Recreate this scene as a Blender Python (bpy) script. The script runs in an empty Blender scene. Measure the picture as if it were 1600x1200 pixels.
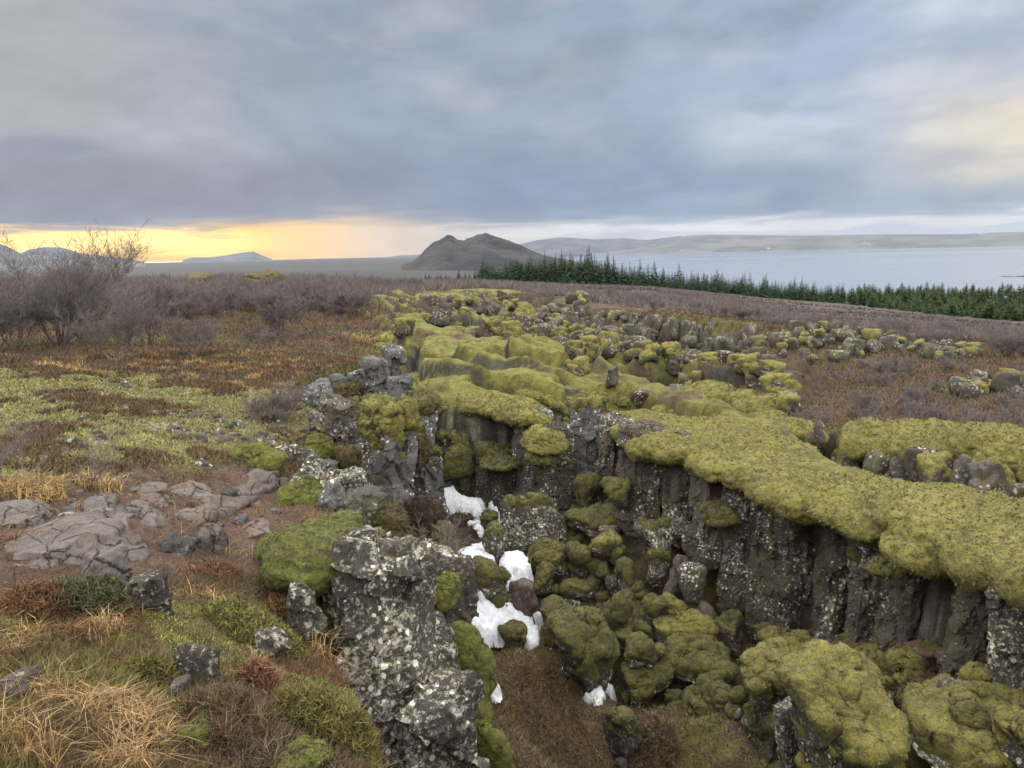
import bpy, bmesh, math, random
import numpy as np
rad = math.radians
scene = bpy.context.scene
COL = scene.collection

# ------------------------------------------------------------------ camera
CAMZ = 2.6; F = 1202.0; PITCH = rad(9.73); ROLL = rad(1.25)
cr, sr, cp, sp = math.cos(ROLL), math.sin(ROLL), math.cos(PITCH), math.sin(PITCH)
R_ = np.array((cr, -sr*sp, -sr*cp)); U_ = np.array((sr, cr*sp, cr*cp)); F_ = np.array((0, cp, -sp))
from mathutils import Matrix, Vector
cam = bpy.data.cameras.new('camera'); camo = bpy.data.objects.new('camera', cam); COL.objects.link(camo)
M = Matrix.Identity(4)
for i in range(3):
    M[i][0], M[i][1], M[i][2] = R_[i], U_[i], -F_[i]
M[2][3] = CAMZ
camo.matrix_world = M
cam.sensor_fit = 'HORIZONTAL'; cam.sensor_width = 36; cam.lens = 36*F/1600
cam.clip_start = 0.05; cam.clip_end = 60000
scene.camera = camo

def ray(u, v):
    return F_ + R_*((u-800)/F) + U_*(-(v-600)/F)
def at_r(u, v, r):
    d = ray(u, v); return np.array((0, 0, CAMZ)) + d*(r/math.hypot(d[0], d[1]))
def px_m(u, v, r):                       # metres per photo pixel at that spot
    p = at_r(u, v, r) - np.array((0, 0, CAMZ)); return float(p @ F_)/F

# ------------------------------------------------------------------ noise (vectorised)
def _h(ix, iy, iz, s):
    n = (ix.astype(np.int64)*374761393 + iy.astype(np.int64)*668265263 + iz.astype(np.int64)*2147483647 + s*1274126177) & 0xffffffff
    n = ((n ^ (n >> 13))*1274126177) & 0xffffffff
    n = ((n ^ (n >> 16))*2246822519) & 0xffffffff
    return ((n ^ (n >> 15)) & 0xffffff)/float(0xffffff)
def vn3(x, y, z, s=0):
    ix, iy, iz = np.floor(x), np.floor(y), np.floor(z)
    fx, fy, fz = x-ix, y-iy, z-iz
    fx, fy, fz = [t*t*t*(t*(t*6-15)+10) for t in (fx, fy, fz)]
    ix, iy, iz = ix.astype(np.int64), iy.astype(np.int64), iz.astype(np.int64)
    r = 0
    for a in (0, 1):
        wx = fx if a else 1-fx
        for b in (0, 1):
            wy = fy if b else 1-fy
            for c in (0, 1):
                r = r + wx*wy*(fz if c else 1-fz)*_h(ix+a, iy+b, iz+c, s)
    return r*2-1
def vn2(x, y, s=0):
    ix, iy = np.floor(x), np.floor(y)
    fx, fy = x-ix, y-iy
    fx, fy = [t*t*t*(t*(t*6-15)+10) for t in (fx, fy)]
    ix, iy = ix.astype(np.int64), iy.astype(np.int64); z = np.zeros_like(ix)
    r = 0
    for a in (0, 1):
        for b in (0, 1):
            r = r + (fx if a else 1-fx)*(fy if b else 1-fy)*_h(ix+a, iy+b, z, s)
    return r*2-1
def fb2(x, y, o=4, s=0, g=0.5):
    r, a, t = 0, 1.0, 0
    for i in range(o):
        r = r + a*vn2(x*1.0, y*1.0, s+i); t += a; a *= g
        x, y = x*1.6-y*1.2+3.1, x*1.2+y*1.6+7.7
    return r/t
def fb3(p, sc, o=4, s=0, g=0.5):
    r, a, t = 0, 1.0, 0
    x, y, z = p[:, 0]*sc, p[:, 1]*sc, p[:, 2]*sc
    for i in range(o):
        r = r + a*vn3(x, y, z, s+i); t += a; a *= g
        x, y, z = x*1.6-y*1.2+3.1, x*1.2+y*1.6+7.7, z*2.0+1.3
    return r/t
def wor2(x, y, s=0):                     # distance to the nearest feature point
    ix, iy = np.floor(x).astype(np.int64), np.floor(y).astype(np.int64); z = np.zeros_like(ix)
    d = np.full(x.shape, 9.0)
    for a in (-1, 0, 1):
        for b in (-1, 0, 1):
            px = ix+a+_h(ix+a, iy+b, z, s); py = iy+b+_h(ix+a, iy+b, z, s+9)
            d = np.minimum(d, (px-x)**2+(py-y)**2)
    return np.sqrt(d)
def wor3(p, sc, s=0):
    x, y, z = p[:, 0]*sc, p[:, 1]*sc, p[:, 2]*sc
    ix, iy, iz = [np.floor(t).astype(np.int64) for t in (x, y, z)]
    d = np.full(x.shape, 9.0)
    for a in (-1, 0, 1):
        for b in (-1, 0, 1):
            for c in (-1, 0, 1):
                i, j, k = ix+a, iy+b, iz+c
                d = np.minimum(d, (i+_h(i, j, k, s)-x)**2+(j+_h(i, j, k, s+5)-y)**2+(k+_h(i, j, k, s+11)-z)**2)
    return np.sqrt(d)
def cell3(p, sc, s=0):                   # one random value per cell of a 3D Voronoi
    x, y, z = p[:, 0]*sc, p[:, 1]*sc, p[:, 2]*sc
    ix, iy, iz = [np.floor(t).astype(np.int64) for t in (x, y, z)]
    d = np.full(x.shape, 9.0); v = np.zeros(x.shape)
    for a in (-1, 0, 1):
        for b in (-1, 0, 1):
            for c in (-1, 0, 1):
                i, j, k = ix+a, iy+b, iz+c
                e = (i+_h(i, j, k, s)-x)**2+(j+_h(i, j, k, s+5)-y)**2+(k+_h(i, j, k, s+11)-z)**2
                m = e < d; d = np.where(m, e, d); v = np.where(m, _h(i, j, k, s+23), v)
    return v*2-1
def ss(a, b, x):
    t = np.clip((x-a)/(b-a), 0, 1); return t*t*(3-2*t)
def seg_dist(x, y, pts, closed):
    P = np.asarray(pts, float); n = len(P); d = np.full(x.shape, 1e9)
    for i in range(n if closed else n-1):
        a, b = P[i], P[(i+1) % n]; e = b-a; L = e@e+1e-12
        t = np.clip(((x-a[0])*e[0]+(y-a[1])*e[1])/L, 0, 1)
        d = np.minimum(d, (x-a[0]-t*e[0])**2+(y-a[1]-t*e[1])**2)
    return np.sqrt(d)
def sdf(x, y, pts):                      # >0 inside
    d = seg_dist(x, y, pts, True); P = np.asarray(pts, float); ins = np.zeros(x.shape, bool); n = len(P)
    for i in range(n):
        a, b = P[i], P[(i+1) % n]
        if a[1] == b[1]: continue
        ins ^= ((a[1] > y) != (b[1] > y)) & (x < (b[0]-a[0])*(y-a[1])/(b[1]-a[1])+a[0])
    return np.where(ins, d, -d)

# ------------------------------------------------------------------ the lie of the land
# columns of the view: (photo row, distance) pairs, then (distance, height) far out
PROF = [
 (-500, [(1200,3.4),(1000,4.8),(850,6.6),(750,8.6),(650,12.5),(560,26),(500,55),(455,120)], [(400,-7),(1000,-25),(3000,-39),(12000,-41.5)]),
 (0,    [(1200,3.6),(1000,5.0),(850,6.9),(750,9.0),(650,13),(560,25),(500,50),(450,120)], [(400,-7),(1000,-25),(3000,-39),(12000,-41.5)]),
 (450,  [(1200,3.5),(1000,5.0),(850,7.0),(700,11),(600,17.5),(540,27),(480,55),(446,120)], [(400,-8),(1000,-26),(3000,-39),(12000,-41.5)]),
 (700,  [(930,6.0),(760,10),(660,15.5),(610,20.5),(535,34),(480,62),(452,120),(440,300)], [(700,-26),(1500,-38),(3000,-40),(12000,-41.5)]),
 (1000, [(900,7.0),(760,11),(690,14.5),(650,18),(600,25),(560,33),(490,56),(466,90),(452,180),(447,320)], [(700,-42),(1000,-49),(3000,-70),(12000,-90)]),
 (1300, [(950,7.2),(790,11.2),(740,13.8),(690,15.5),(600,25),(540,42),(510,62),(490,110),(478,240),(472,330)], [(560,-43),(900,-50),(3000,-70),(12000,-90)]),
 (1600, [(930,8.4),(800,11),(750,14.0),(700,15.5),(620,22),(560,33),(525,62),(508,110),(498,260)], [(340,-31),(560,-43),(900,-50),(3000,-70),(12000,-90)]),
 (2100, [(930,8.4),(800,11),(750,14.0),(700,15.5),(620,22),(560,33),(530,62),(515,110),(508,260)], [(340,-31),(560,-43),(900,-50),(3000,-70),(12000,-90)]),
]
AZ = []; PR = []
for u, near, far in PROF:
    d = ray(u, 394); AZ.append(math.atan2(d[0], d[1]))
    rz = [(0.05, 0.75), (1.5, 0.7)]
    z0 = at_r(u, near[0][0], near[0][1])[2]
    rz += [(r, at_r(u, v, r)[2]) for v, r in near] + list(far)
    rz = np.array(rz); PR.append((np.log(rz[:, 0]), rz[:, 1]))
AZ = np.array(AZ)
def plateau(x, y):
    r = np.maximum(np.hypot(x, y), 0.06); lr = np.log(r)
    az = np.clip(np.arctan2(x, np.maximum(y, -1e9)), AZ[0]+1e-4, AZ[-1]-1e-4)
    k = np.clip(np.searchsorted(AZ, az)-1, 0, len(AZ)-2)
    t = (az-AZ[k])/(AZ[k+1]-AZ[k]); t = t*t*(3-2*t)*0.5+t*0.5
    Z = np.stack([np.interp(lr, a, b) for a, b in PR])
    i = np.arange(len(x))
    return Z[k, i]*(1-t)+Z[k+1, i]*t
def gp(u, v):                            # photo pixel -> point on the plateau surface
    d = ray(u, v); d = d/math.hypot(d[0], d[1]); rs = np.exp(np.linspace(math.log(1.5), math.log(9000), 3000))
    g = CAMZ+d[2]*rs-plateau(d[0]*rs, d[1]*rs); k = np.argmax(g < 0)
    r = rs[k] if g[k] < 0 else 9000
    return np.array((d[0]*r, d[1]*r))
def G(*uv): return [gp(u, v) for u, v in uv]
def A2(*uvr): return [at_r(u, v, r)[:2] for u, v, r in uvr]

FISS = [np.array(p) for p in ((9, 4.6), (6, 3.3), (3, 2.6), (1, 2.4), (-.1, 2.8), (-.55, 3.5))] + A2(
 (545,1060,4.6),(495,975,5.4),(640,900,6.3),(640,850,7.4),(570,790,9.2),(535,730,10.6),(520,670,12.2),(500,610,15.2),(540,585,16.4),
 (600,565,18.2),(625,545,21),(640,525,26),(662,520,27),(650,560,22),(668,585,20),(655,610,18.6),(690,640,17.8),(770,655,17.4),(835,662,17),(870,668,16.6),(945,664,16.0),
 (990,685,14.6),(1110,718,13.0),(1190,760,12.3),(1300,810,10.9),(1400,860,9.7),(1500,905,8.9),(1600,945,8.3),(1760,1010,7.5))
FLOOR_PX = [(850,1180,9.2),(780,960,12.2),(700,790,16.8),(900,805,15.6),(1000,900,13),(1000,1050,10.6),(1200,985,12),(1200,1100,9),(1300,1200,7),
 (1450,1030,9.9),(1550,1150,7.6),(900,900,13.6),(1100,960,12.2),(700,1000,11.2),(760,1100,10),(740,740,17.6),(660,650,19),(600,900,8.0),(640,1180,7.2),(1000,1200,8.6),(1640,1150,7.2),(1000,800,14.3),(820,790,16.2),(1300,1020,10.9)]
FLOOR = np.array([at_r(*q) for q in FLOOR_PX]+[np.array((-2.2,5.2,-1.2)),np.array((0,3.2,-3.4)),np.array((-.4,4.6,-2.4)),np.array((5,3.6,-1.6)),np.array((-2.2,11.5,-.9)),np.array((-2.5,14.5,-1.2)),np.array((-2.6,20,-1.6)),np.array((-3.2,25,-1.0)),np.array((-1.3,8.0,-1.4))])
def floor_z(x, y):
    w = 0; z = 0
    for f in FLOOR:
        k = 1/((x-f[0])**2+(y-f[1])**2+.25)**1.6; w = w+k; z = z+k*f[2]
    return z/w
FP = np.array(FLOOR_PX, float)
def fr(u, v):                            # distance of the fissure floor under a photo pixel
    k = 1/((FP[:, 0]-u)**2+(FP[:, 1]-v)**2+400)**1.5; return float((k*FP[:, 2]).sum()/k.sum())

VALLEY = A2((845,478,62),(830,505,50),(850,530,40),(900,552,34),(980,572,30),(1080,600,27),(1170,612,26.5),(1205,575,36),(1205,545,46),(1190,528,50),(1110,512,54),(1000,497,57),(920,487,62),(880,470,72),(845,462,85))
TROUGH = A2((1240,668,16.0),(1300,712,13.9),(1340,742,13.2),(1450,775,11.9),(1600,805,10.7),(1800,870,9.6),(1800,790,12.6),(1600,752,14.6),(1490,728,15.2),(1400,705,15.6),(1330,690,15.9),(1280,668,16.6))
# gaps between the mossy ledges: pixel polylines, half width, depth
GAPS = [
 ([(682,585,23.5),(705,598,22.4),(735,600,22.0)], .55, 1.3),
 ([(690,555,28.5),(650,548,29.5),(610,545,30)], .45, .8),
 ([(700,538,33),(740,545,31.5),(775,548,30.5)], .4, .6),
 ([(805,592,23.6),(840,598,23),(880,602,22.6),(905,600,23)], .65, 1.2),
 ([(760,634,19.2),(820,645,18.6),(880,650,18.2),(940,645,18.4),(985,640,18.6)], .5, 1.1),
 ([(900,628,20),(960,632,19.8),(1030,648,18.2),(1080,655,17.5)], .5, 1.0),
 ([(930,590,24.5),(1000,606,22.6),(1060,622,21)], .45, .9),
 ([(1040,600,23),(1100,628,20.5),(1180,648,18.5)], .5, .9),
 ([(640,505,46),(700,512,43),(770,508,44),(800,520,40)], .8, 1.0),
 ([(590,523,38),(680,530,36),(720,535,35)], .5, .7),
 ([(620,640,18.4),(600,600,19),(615,570,20.5)], .4, 1.0),
]
GAPS = [(A2(*p), w*1.25, d*1.5) for p, w, d in GAPS]

BANK = A2((1205,575,38),(1215,548,43),(1300,543,42),(1400,553,38),(1440,562,36),(1400,580,33.5),(1300,590,32),(1215,594,32.5))
POLY = dict(
 field=G((-300,590),(60,578),(250,598),(480,606),(535,650),(480,690),(440,738),(300,748),(200,775),(-300,800)),
 band=G((-300,535),(0,548),(250,540),(480,535),(520,600),(480,615),(250,600),(60,585),(-300,590)),
 soil=G((-300,800),(100,765),(420,735),(560,775),(480,875),(330,905),(250,940),(120,960),(-300,980)),
 blockc=G((455,600),(560,545),(625,540),(640,565),(560,610)),
 greens=G((330,1010),(380,900),(520,800),(600,860),(560,960),(420,1010)),
 terrace=G((585,478),(700,462),(800,458),(850,520),(960,555),(1080,595),(1240,615),(1230,655),(1345,738),(1480,775),(1800,850),(1800,1000),(1600,960),(1190,770),(990,690),(640,680),(630,560)),
 straw=G((-300,1090),(0,1060),(260,1090),(300,1150),(260,1260),(-300,1300)),
)
def terrain(x, y, full=True):
    """height and albedo of the ground"""
    r = np.hypot(x, y); pz = plateau(x, y)
    near = ss(90, 25, r)
    wob = fb2(x*.9, y*.9, 3, 5)*.28+fb2(x*3.1, y*3.1, 2, 6)*.09
    f1 = sdf(x, y, FISS); sel = f1 > -2
    off = .75*ss(.3, 1.6, x)*ss(3.5, 6.5, y)+.35*ss(-1.2, 0, x)*ss(14, 16, y)
    mf = np.where(r < 40, ss(-.10, .30, f1+wob*.6+off), 0)
    fz = np.zeros_like(x)
    i = np.where(mf > 0)[0]
    if len(i): fz[i] = floor_z(x[i], y[i])-.55+fb2(x[i]*1.2, y[i]*1.2, 4, 20)*.35+.28*ss(2.6, 1.3, np.hypot(x[i]-.3, (y[i]-8.6)*.6))
    # slight rounding of the rim
    z = pz - .25*np.where(r < 40, ss(-.8, .1, f1), 0)
    und = fb2(x*.35, y*.35, 3, 1)*.16*ss(3, 9, r)+fb2(x*.06, y*.06, 3, 2)*.5*ss(25, 80, r)*ss(300, 120, r)
    z = z+und
    M_ = {k: (sdf(x, y, p)+wob*1.2*np.clip(r*.12, .6, 6)) for k, p in POLY.items()}
    ter = ss(-.4, .5, M_['terrace'])*(r < 110)
    field = ss(-.4, .5, M_['field'])
    lump = 1-wor2(x*1.5, y*1.5, 3)**2; lump2 = 1-wor2(x*3.7, y*3.7, 4)**2
    lumpf = 1-wor2(x*.55, y*.55, 31)**2
    lumpm = 1-wor2(x*.95+.2*fb2(x*2, y*2, 2, 8), y*.95, 33)**2; z = z+ter*(.16*lump+.06*lump2)*ss(60, 15, r)+ter*(.40*lumpf+.30*lumpm)*ss(16, 24, r)
    z = z+field*(.10*lump+.05*lump2)*ss(40, 10, r)
    near_l = ss(8.5, 5, r)*(1-mf)
    z = z+near_l*(.05*lump2+.08*fb2(x*2.2, y*2.2, 4, 9))+ (1-ter)*ss(10,25,r)*near*.12*lump
    gapm = np.zeros_like(x)
    for p, w, d in GAPS:
        m = ss(w*1.15, w*.55, seg_dist(x, y, p, False)+wob*.55*1.3)
        gapm = np.maximum(gapm, m); z = z-m*d
    cl = (-.88*x-.48*y+fb2(x*.22, y*.22, 3, 90)*3.2+fb2(x*.9, y*.9, 2, 91)*.35)/2.1; tl = cl-np.floor(cl); idl = np.floor(cl)
    amp = ss(-.25, .25, vn2(x*.22+idl*7.3, y*.22-idl*3.1, 92)+.12)*ter*ss(17, 21, r)*ss(95, 60, r)*(.75+.35*ss(25, 45, r)); saw = amp*(np.minimum(tl/.80, 1)**1.5-ss(.82, .98, tl)); z = z+saw*.5; face = amp*ss(.80, .87, tl)*ss(1.04, .97, tl)
    bank = np.where((r > 25) & (r < 50), ss(-1.5, 2.5, sdf(x, y, BANK)), 0); z = z+bank*(.7+.35*fb2(x*.6, y*.6, 3, 95))
    vm = np.where((r > 15) & (r < 120), sdf(x, y, VALLEY), -9)
    v_ = ss(-.6, 1.8, vm+fb2(x*.25, y*.25, 3, 40)*2.2)
    z = z-v_*(3.0*ss(22, 44, r)+.5)+v_*(fb2(x*.5, y*.5, 4, 41)*.8+.55*(1-wor2(x*1.1, y*1.1, 42))+.25*(1-wor2(x*2.3, y*2.3, 43)))
    tm = np.where(r < 30, sdf(x, y, TROUGH), -9); t_ = ss(-.15, .45, tm+wob*.5)
    z = z-t_*1.9
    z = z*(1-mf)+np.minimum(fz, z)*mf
    if not full: return z
    # ---- albedo
    n1 = fb2(x*.8, y*.8, 4, 50); n2 = fb2(x*3.3, y*3.3, 3, 51); n3 = fb2(x*.15, y*.15, 3, 52); n4 = fb2(x*11, y*11, 2, 53)
    C = lambda *c: np.array(c)[None, :]
    heath = C(.074, .050, .034); dark = C(.036, .026, .018); rust = C(.098, .056, .032); moss = C(.138, .130, .036); pale = C(.185, .172, .068)
    olive = C(.085, .080, .022); soil = C(.082, .050, .037); straw = C(.30, .19, .075); rock = C(.055, .05, .046); lich = C(.24, .23, .21); twig = C(.062, .048, .043)
    def mix(a, b, m): return a*(1-m[:, None])+b*m[:, None]
    c = np.repeat(heath, len(x), 0)
    c = mix(c, dark, ss(.0, .5, n1)*.7); c = mix(c, rust, ss(.15, .6, n2+n3*.5)*.55*(r < 70)); c = mix(c, olive, ss(.05, .4, n3+n1*.5)*.6)
    c = mix(c, moss, ss(.28, .42, n1+n2*.35)*.8*(r < 9)); c = mix(c, moss*.8, ss(.3, .5, n3*.6+n1*.6)*.6*(r > 9)*(r < 130)*(x < 0))
    c = mix(c, twig, ss(60, 110, r)*.9); c = mix(c, np.repeat(C(.042, .040, .042), len(x), 0)*(1+.35*fb2(x*.004, y*.004, 4, 55))[:, None], ss(350, 700, r))
    c = mix(c, rust*.8, ss(-.5, .5, M_['band'])*(.35+.3*ss(-.2, .4, n2)))
    fm = ss(-.25, .2, n1*.7+n2*.4+.16)
    c = mix(c, mix(np.repeat(pale, len(x), 0), moss, ss(-.2, .3, n2)), field*fm*.92)
    c = mix(c, lich, field*ss(.32, .42, n2+n4*.3)*.6)
    so = ss(-.25, .25, M_['soil']); c = mix(c, mix(np.repeat(soil, len(x), 0), rust*.6+soil*.4, ss(.0, .5, n1+n2*.5)), so*.95)
    c = mix(c, moss*.9, ss(-.1, .3, M_['greens'])*ss(-.25, .15, n1+n2*.4)); c = mix(c, mix(np.repeat(moss*.8, len(x), 0), olive, ss(-.1, .4, n2)), ss(-.3, .4, M_['blockc']))
    c = mix(c, straw*.6, ss(-.2, .3, M_['straw'])*ss(-.4, .2, n2)*.7)
    tmix = ter*ss(-.55, -.15, n1*.6+n3)
    c = mix(c, mix(mix(np.repeat(moss, len(x), 0), olive, ss(.1, .6, n2)*.6), heath, ss(.25, .5, n3+n2*.3)*.7*ss(25, 40, r)), tmix)
    c = mix(c, rock*.7, np.clip(gapm*1.2, 0, 1)*ss(-.3, .1, -n1)); c = mix(c, np.repeat(rock*.7, len(x), 0), np.clip(face*1.3, 0, 1))
    vv = ss(.05, .35, v_); c = mix(c, mix(mix(np.repeat(rock*1.0, len(x), 0), lich*.8, ss(.15, .45, n2+n4*.5)*.4), olive, ss(-.05, .3, n1+n4*.3)*.7), vv*.95)
    c = mix(c, rock, ss(.1, .5, t_)*.8)
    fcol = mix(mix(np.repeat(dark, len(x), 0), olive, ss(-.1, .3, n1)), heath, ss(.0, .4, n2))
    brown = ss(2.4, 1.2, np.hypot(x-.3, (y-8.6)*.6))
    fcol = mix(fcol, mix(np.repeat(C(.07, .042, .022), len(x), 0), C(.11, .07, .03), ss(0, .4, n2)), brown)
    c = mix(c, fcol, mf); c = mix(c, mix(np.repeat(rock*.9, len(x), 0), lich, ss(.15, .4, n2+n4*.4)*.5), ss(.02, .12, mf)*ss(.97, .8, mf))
    c = mix(c, rock, ss(.05, .2, t_)*ss(1, .8, t_)*.8)
    return z, c, dict(face=face, mf=mf, ter=ter, field=field, soil=so, gap=gapm, v=v_, t=t_, straw=ss(-.2, .3, M_['straw']), greens=ss(-.1, .3, M_['greens']), brown=brown, band=ss(-.5, .5, M_['band']))
def tz(x, y):
    return float(terrain(np.array([x], float), np.array([y], float), False)[0])
def tzv(x, y): return terrain(np.asarray(x, float), np.asarray(y, float), False)

# ------------------------------------------------------------------ mesh helpers
def mesh(name, V, faces, mat=None, colors=None, smooth=True):
    """faces: list of int arrays, each (n,3) or (n,4)"""
    V = np.asarray(V, np.float32); me = bpy.data.meshes.new(name)
    fs = [np.asarray(f, np.int32) for f in (faces if isinstance(faces, list) else [faces]) if len(f)]
    me.vertices.add(len(V)); me.vertices.foreach_set('co', V.ravel())
    loops = np.concatenate([f.ravel() for f in fs]); tot = np.concatenate([np.full(len(f), f.shape[1], np.int32) for f in fs])
    st = np.concatenate([[0], np.cumsum(tot)[:-1]]).astype(np.int32)
    me.loops.add(len(loops)); me.loops.foreach_set('vertex_index', loops)
    me.polygons.add(len(tot)); me.polygons.foreach_set('loop_start', st); me.polygons.foreach_set('loop_total', tot)
    me.polygons.foreach_set('use_smooth', np.full(len(tot), smooth, bool))
    if colors is not None:
        a = me.attributes.new('Col', 'FLOAT_COLOR', 'POINT'); c = np.ones((len(V), 4), np.float32); c[:, :3] = colors; a.data.foreach_set('color', c.ravel())
    me.update(calc_edges=True); me.validate()
    if mat: me.materials.append(mat)
    return me
def link(name, me, parent=None, label=None, cat=None, group=None, kind=None, loc=None):
    o = bpy.data.objects.new(name, me); COL.objects.link(o)
    if parent: o.parent = parent
    if loc is not None: o.location = loc
    if label: o['label'] = label
    if cat: o['category'] = cat
    if group: o['group'] = group
    if kind: o['kind'] = kind
    return o
def normals(V, Fc):
    a, b, c = V[Fc[:, 0]], V[Fc[:, 1]], V[Fc[:, 2]]; n = np.cross(b-a, c-a); N = np.zeros_like(V)
    for k in range(Fc.shape[1]): np.add.at(N, Fc[:, k], n)
    return N/(np.linalg.norm(N, axis=1, keepdims=True)+1e-12)
_ico = {}
def ico(n):
    if n not in _ico:
        bm = bmesh.new(); bmesh.ops.create_icosphere(bm, subdivisions=n, radius=1)
        V = np.array([v.co[:] for v in bm.verts]); bm.verts.index_update(); Fc = np.array([[v.index for v in f.verts] for f in bm.faces]); bm.free()
        _ico[n] = (V/np.linalg.norm(V, axis=1, keepdims=True), Fc)
    return _ico[n]

# ------------------------------------------------------------------ materials
def new_mat(name):
    m = bpy.data.materials.new(name); m.use_nodes = True; nt = m.node_tree
    for n in list(nt.nodes): nt.nodes.remove(n)
    out = nt.nodes.new('ShaderNodeOutputMaterial'); b = nt.nodes.new('ShaderNodeBsdfPrincipled'); nt.links.new(b.outputs[0], out.inputs[0])
    b.inputs['Roughness'].default_value = .9; b.inputs['Specular IOR Level'].default_value = .25
    return m, nt, b
def put(nt, sock, v):
    if hasattr(v, 'links') or isinstance(v, bpy.types.NodeSocket): nt.links.new(v, sock)
    elif isinstance(v, (tuple, list)) and len(v) == 3 and sock.type == 'RGBA': sock.default_value = (*v, 1)
    else: sock.default_value = v
def math_(nt, op, a, b=0, c=None, clamp=False):
    n = nt.nodes.new('ShaderNodeMath'); n.operation = op; n.use_clamp = clamp; put(nt, n.inputs[0], a); put(nt, n.inputs[1], b)
    if c is not None: put(nt, n.inputs[2], c)
    return n.outputs[0]
def mixc(nt, f, a, b, mode='MIX'):
    n = nt.nodes.new('ShaderNodeMix'); n.data_type = 'RGBA'; n.blend_type = mode; put(nt, n.inputs[0], f); put(nt, n.inputs[6], a); put(nt, n.inputs[7], b); return n.outputs[2]
def noise(nt, vec, scale, detail=3, rough=.55, dist=0):
    n = nt.nodes.new('ShaderNodeTexNoise'); put(nt, n.inputs['Vector'], vec); n.inputs['Scale'].default_value = scale; n.inputs['Detail'].default_value = detail
    n.inputs['Roughness'].default_value = rough; n.inputs['Distortion'].default_value = dist; return n.outputs['Fac']
def voro(nt, vec, scale, feat='F1', out='Distance'):
    n = nt.nodes.new('ShaderNodeTexVoronoi'); n.feature = feat; put(nt, n.inputs['Vector'], vec); n.inputs['Scale'].default_value = scale; return n.outputs[out]
def ramp(nt, f, a, b):
    n = nt.nodes.new('ShaderNodeMapRange'); n.interpolation_type = 'SMOOTHSTEP'; put(nt, n.inputs[0], f); put(nt, n.inputs[1], a); put(nt, n.inputs[2], b); return n.outputs[0]
def bump(nt, b, h, strength, dist, prev=None):
    n = nt.nodes.new('ShaderNodeBump'); n.inputs['Strength'].default_value = strength; n.inputs['Distance'].default_value = dist; put(nt, n.inputs['Height'], h)
    if prev is not None: nt.links.new(prev, n.inputs['Normal'])
    if b is not None: nt.links.new(n.outputs[0], b.inputs['Normal'])
    return n.outputs[0]
def pos(nt): return nt.nodes.new('ShaderNodeNewGeometry').outputs['Position']
def stretch(nt, v, s):
    n = nt.nodes.new('ShaderNodeVectorMath'); n.operation = 'MULTIPLY'; put(nt, n.inputs[0], v); n.inputs[1].default_value = s; return n.outputs[0]

def rock_mat(name, c1, c2, lich, amount, spots=.5, warm=None, olive=0.0, fine=1.0):
    m, nt, b = new_mat(name); p = pos(nt)
    col = mixc(nt, ramp(nt, noise(nt, p, 1.7, 4), .35, .65), c1, c2)
    col = mixc(nt, math_(nt, 'MULTIPLY', ramp(nt, noise(nt, p, 30*fine, 3, .7), .3, .7), .5), col, (c1[0]*.4, c1[1]*.4, c1[2]*.4))
    if warm: col = mixc(nt, math_(nt, 'MULTIPLY', ramp(nt, noise(nt, p, .9, 3), .5, .7), .7), col, warm)
    if olive: col = mixc(nt, math_(nt, 'MULTIPLY', ramp(nt, noise(nt, p, 3.1, 5, .65), .5, .62), olive), col, (.07, .066, .02))
    zone = noise(nt, p, 1.6, 3)
    l1 = ramp(nt, math_(nt, 'ADD', noise(nt, p, 21*fine, 8, .76, .3), math_(nt, 'MULTIPLY', zone, .35)), .82-.2*amount, .90-.2*amount)
    col = mixc(nt, math_(nt, 'MULTIPLY', l1, .75), col, mixc(nt, noise(nt, p, 40, 2), lich, (lich[0]*.55, lich[1]*.55, lich[2]*.5)))
    if spots:
        n = nt.nodes.new('ShaderNodeTexVoronoi'); put(nt, n.inputs['Vector'], p); n.inputs['Scale'].default_value = 19*fine; n.inputs['Randomness'].default_value = 1
        sep = nt.nodes.new('ShaderNodeSeparateColor'); nt.links.new(n.outputs['Color'], sep.inputs[0])
        edge = math_(nt, 'ADD', n.outputs['Distance'], math_(nt, 'MULTIPLY', noise(nt, p, 60, 4, .7), .55))
        rr = math_(nt, 'MULTIPLY', math_(nt, 'MULTIPLY', math_(nt, 'POWER', sep.outputs[0], 2.0), ramp(nt, zone, .3, .62)), .85)
        sm = math_(nt, 'GREATER_THAN', math_(nt, 'ADD', rr, .06), edge)
        col = mixc(nt, math_(nt, 'MULTIPLY', sm, spots), col, (min(lich[0]*1.25, .6), min(lich[1]*1.25, .58), min(lich[2]*1.2, .52)))
    put(nt, b.inputs['Base Color'], col)
    h = bump(nt, None, noise(nt, p, 7*fine, 6, .65), .8, .06); bump(nt, b, noise(nt, p, 42*fine, 4, .7), .7, .015, h)
    return m
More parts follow.
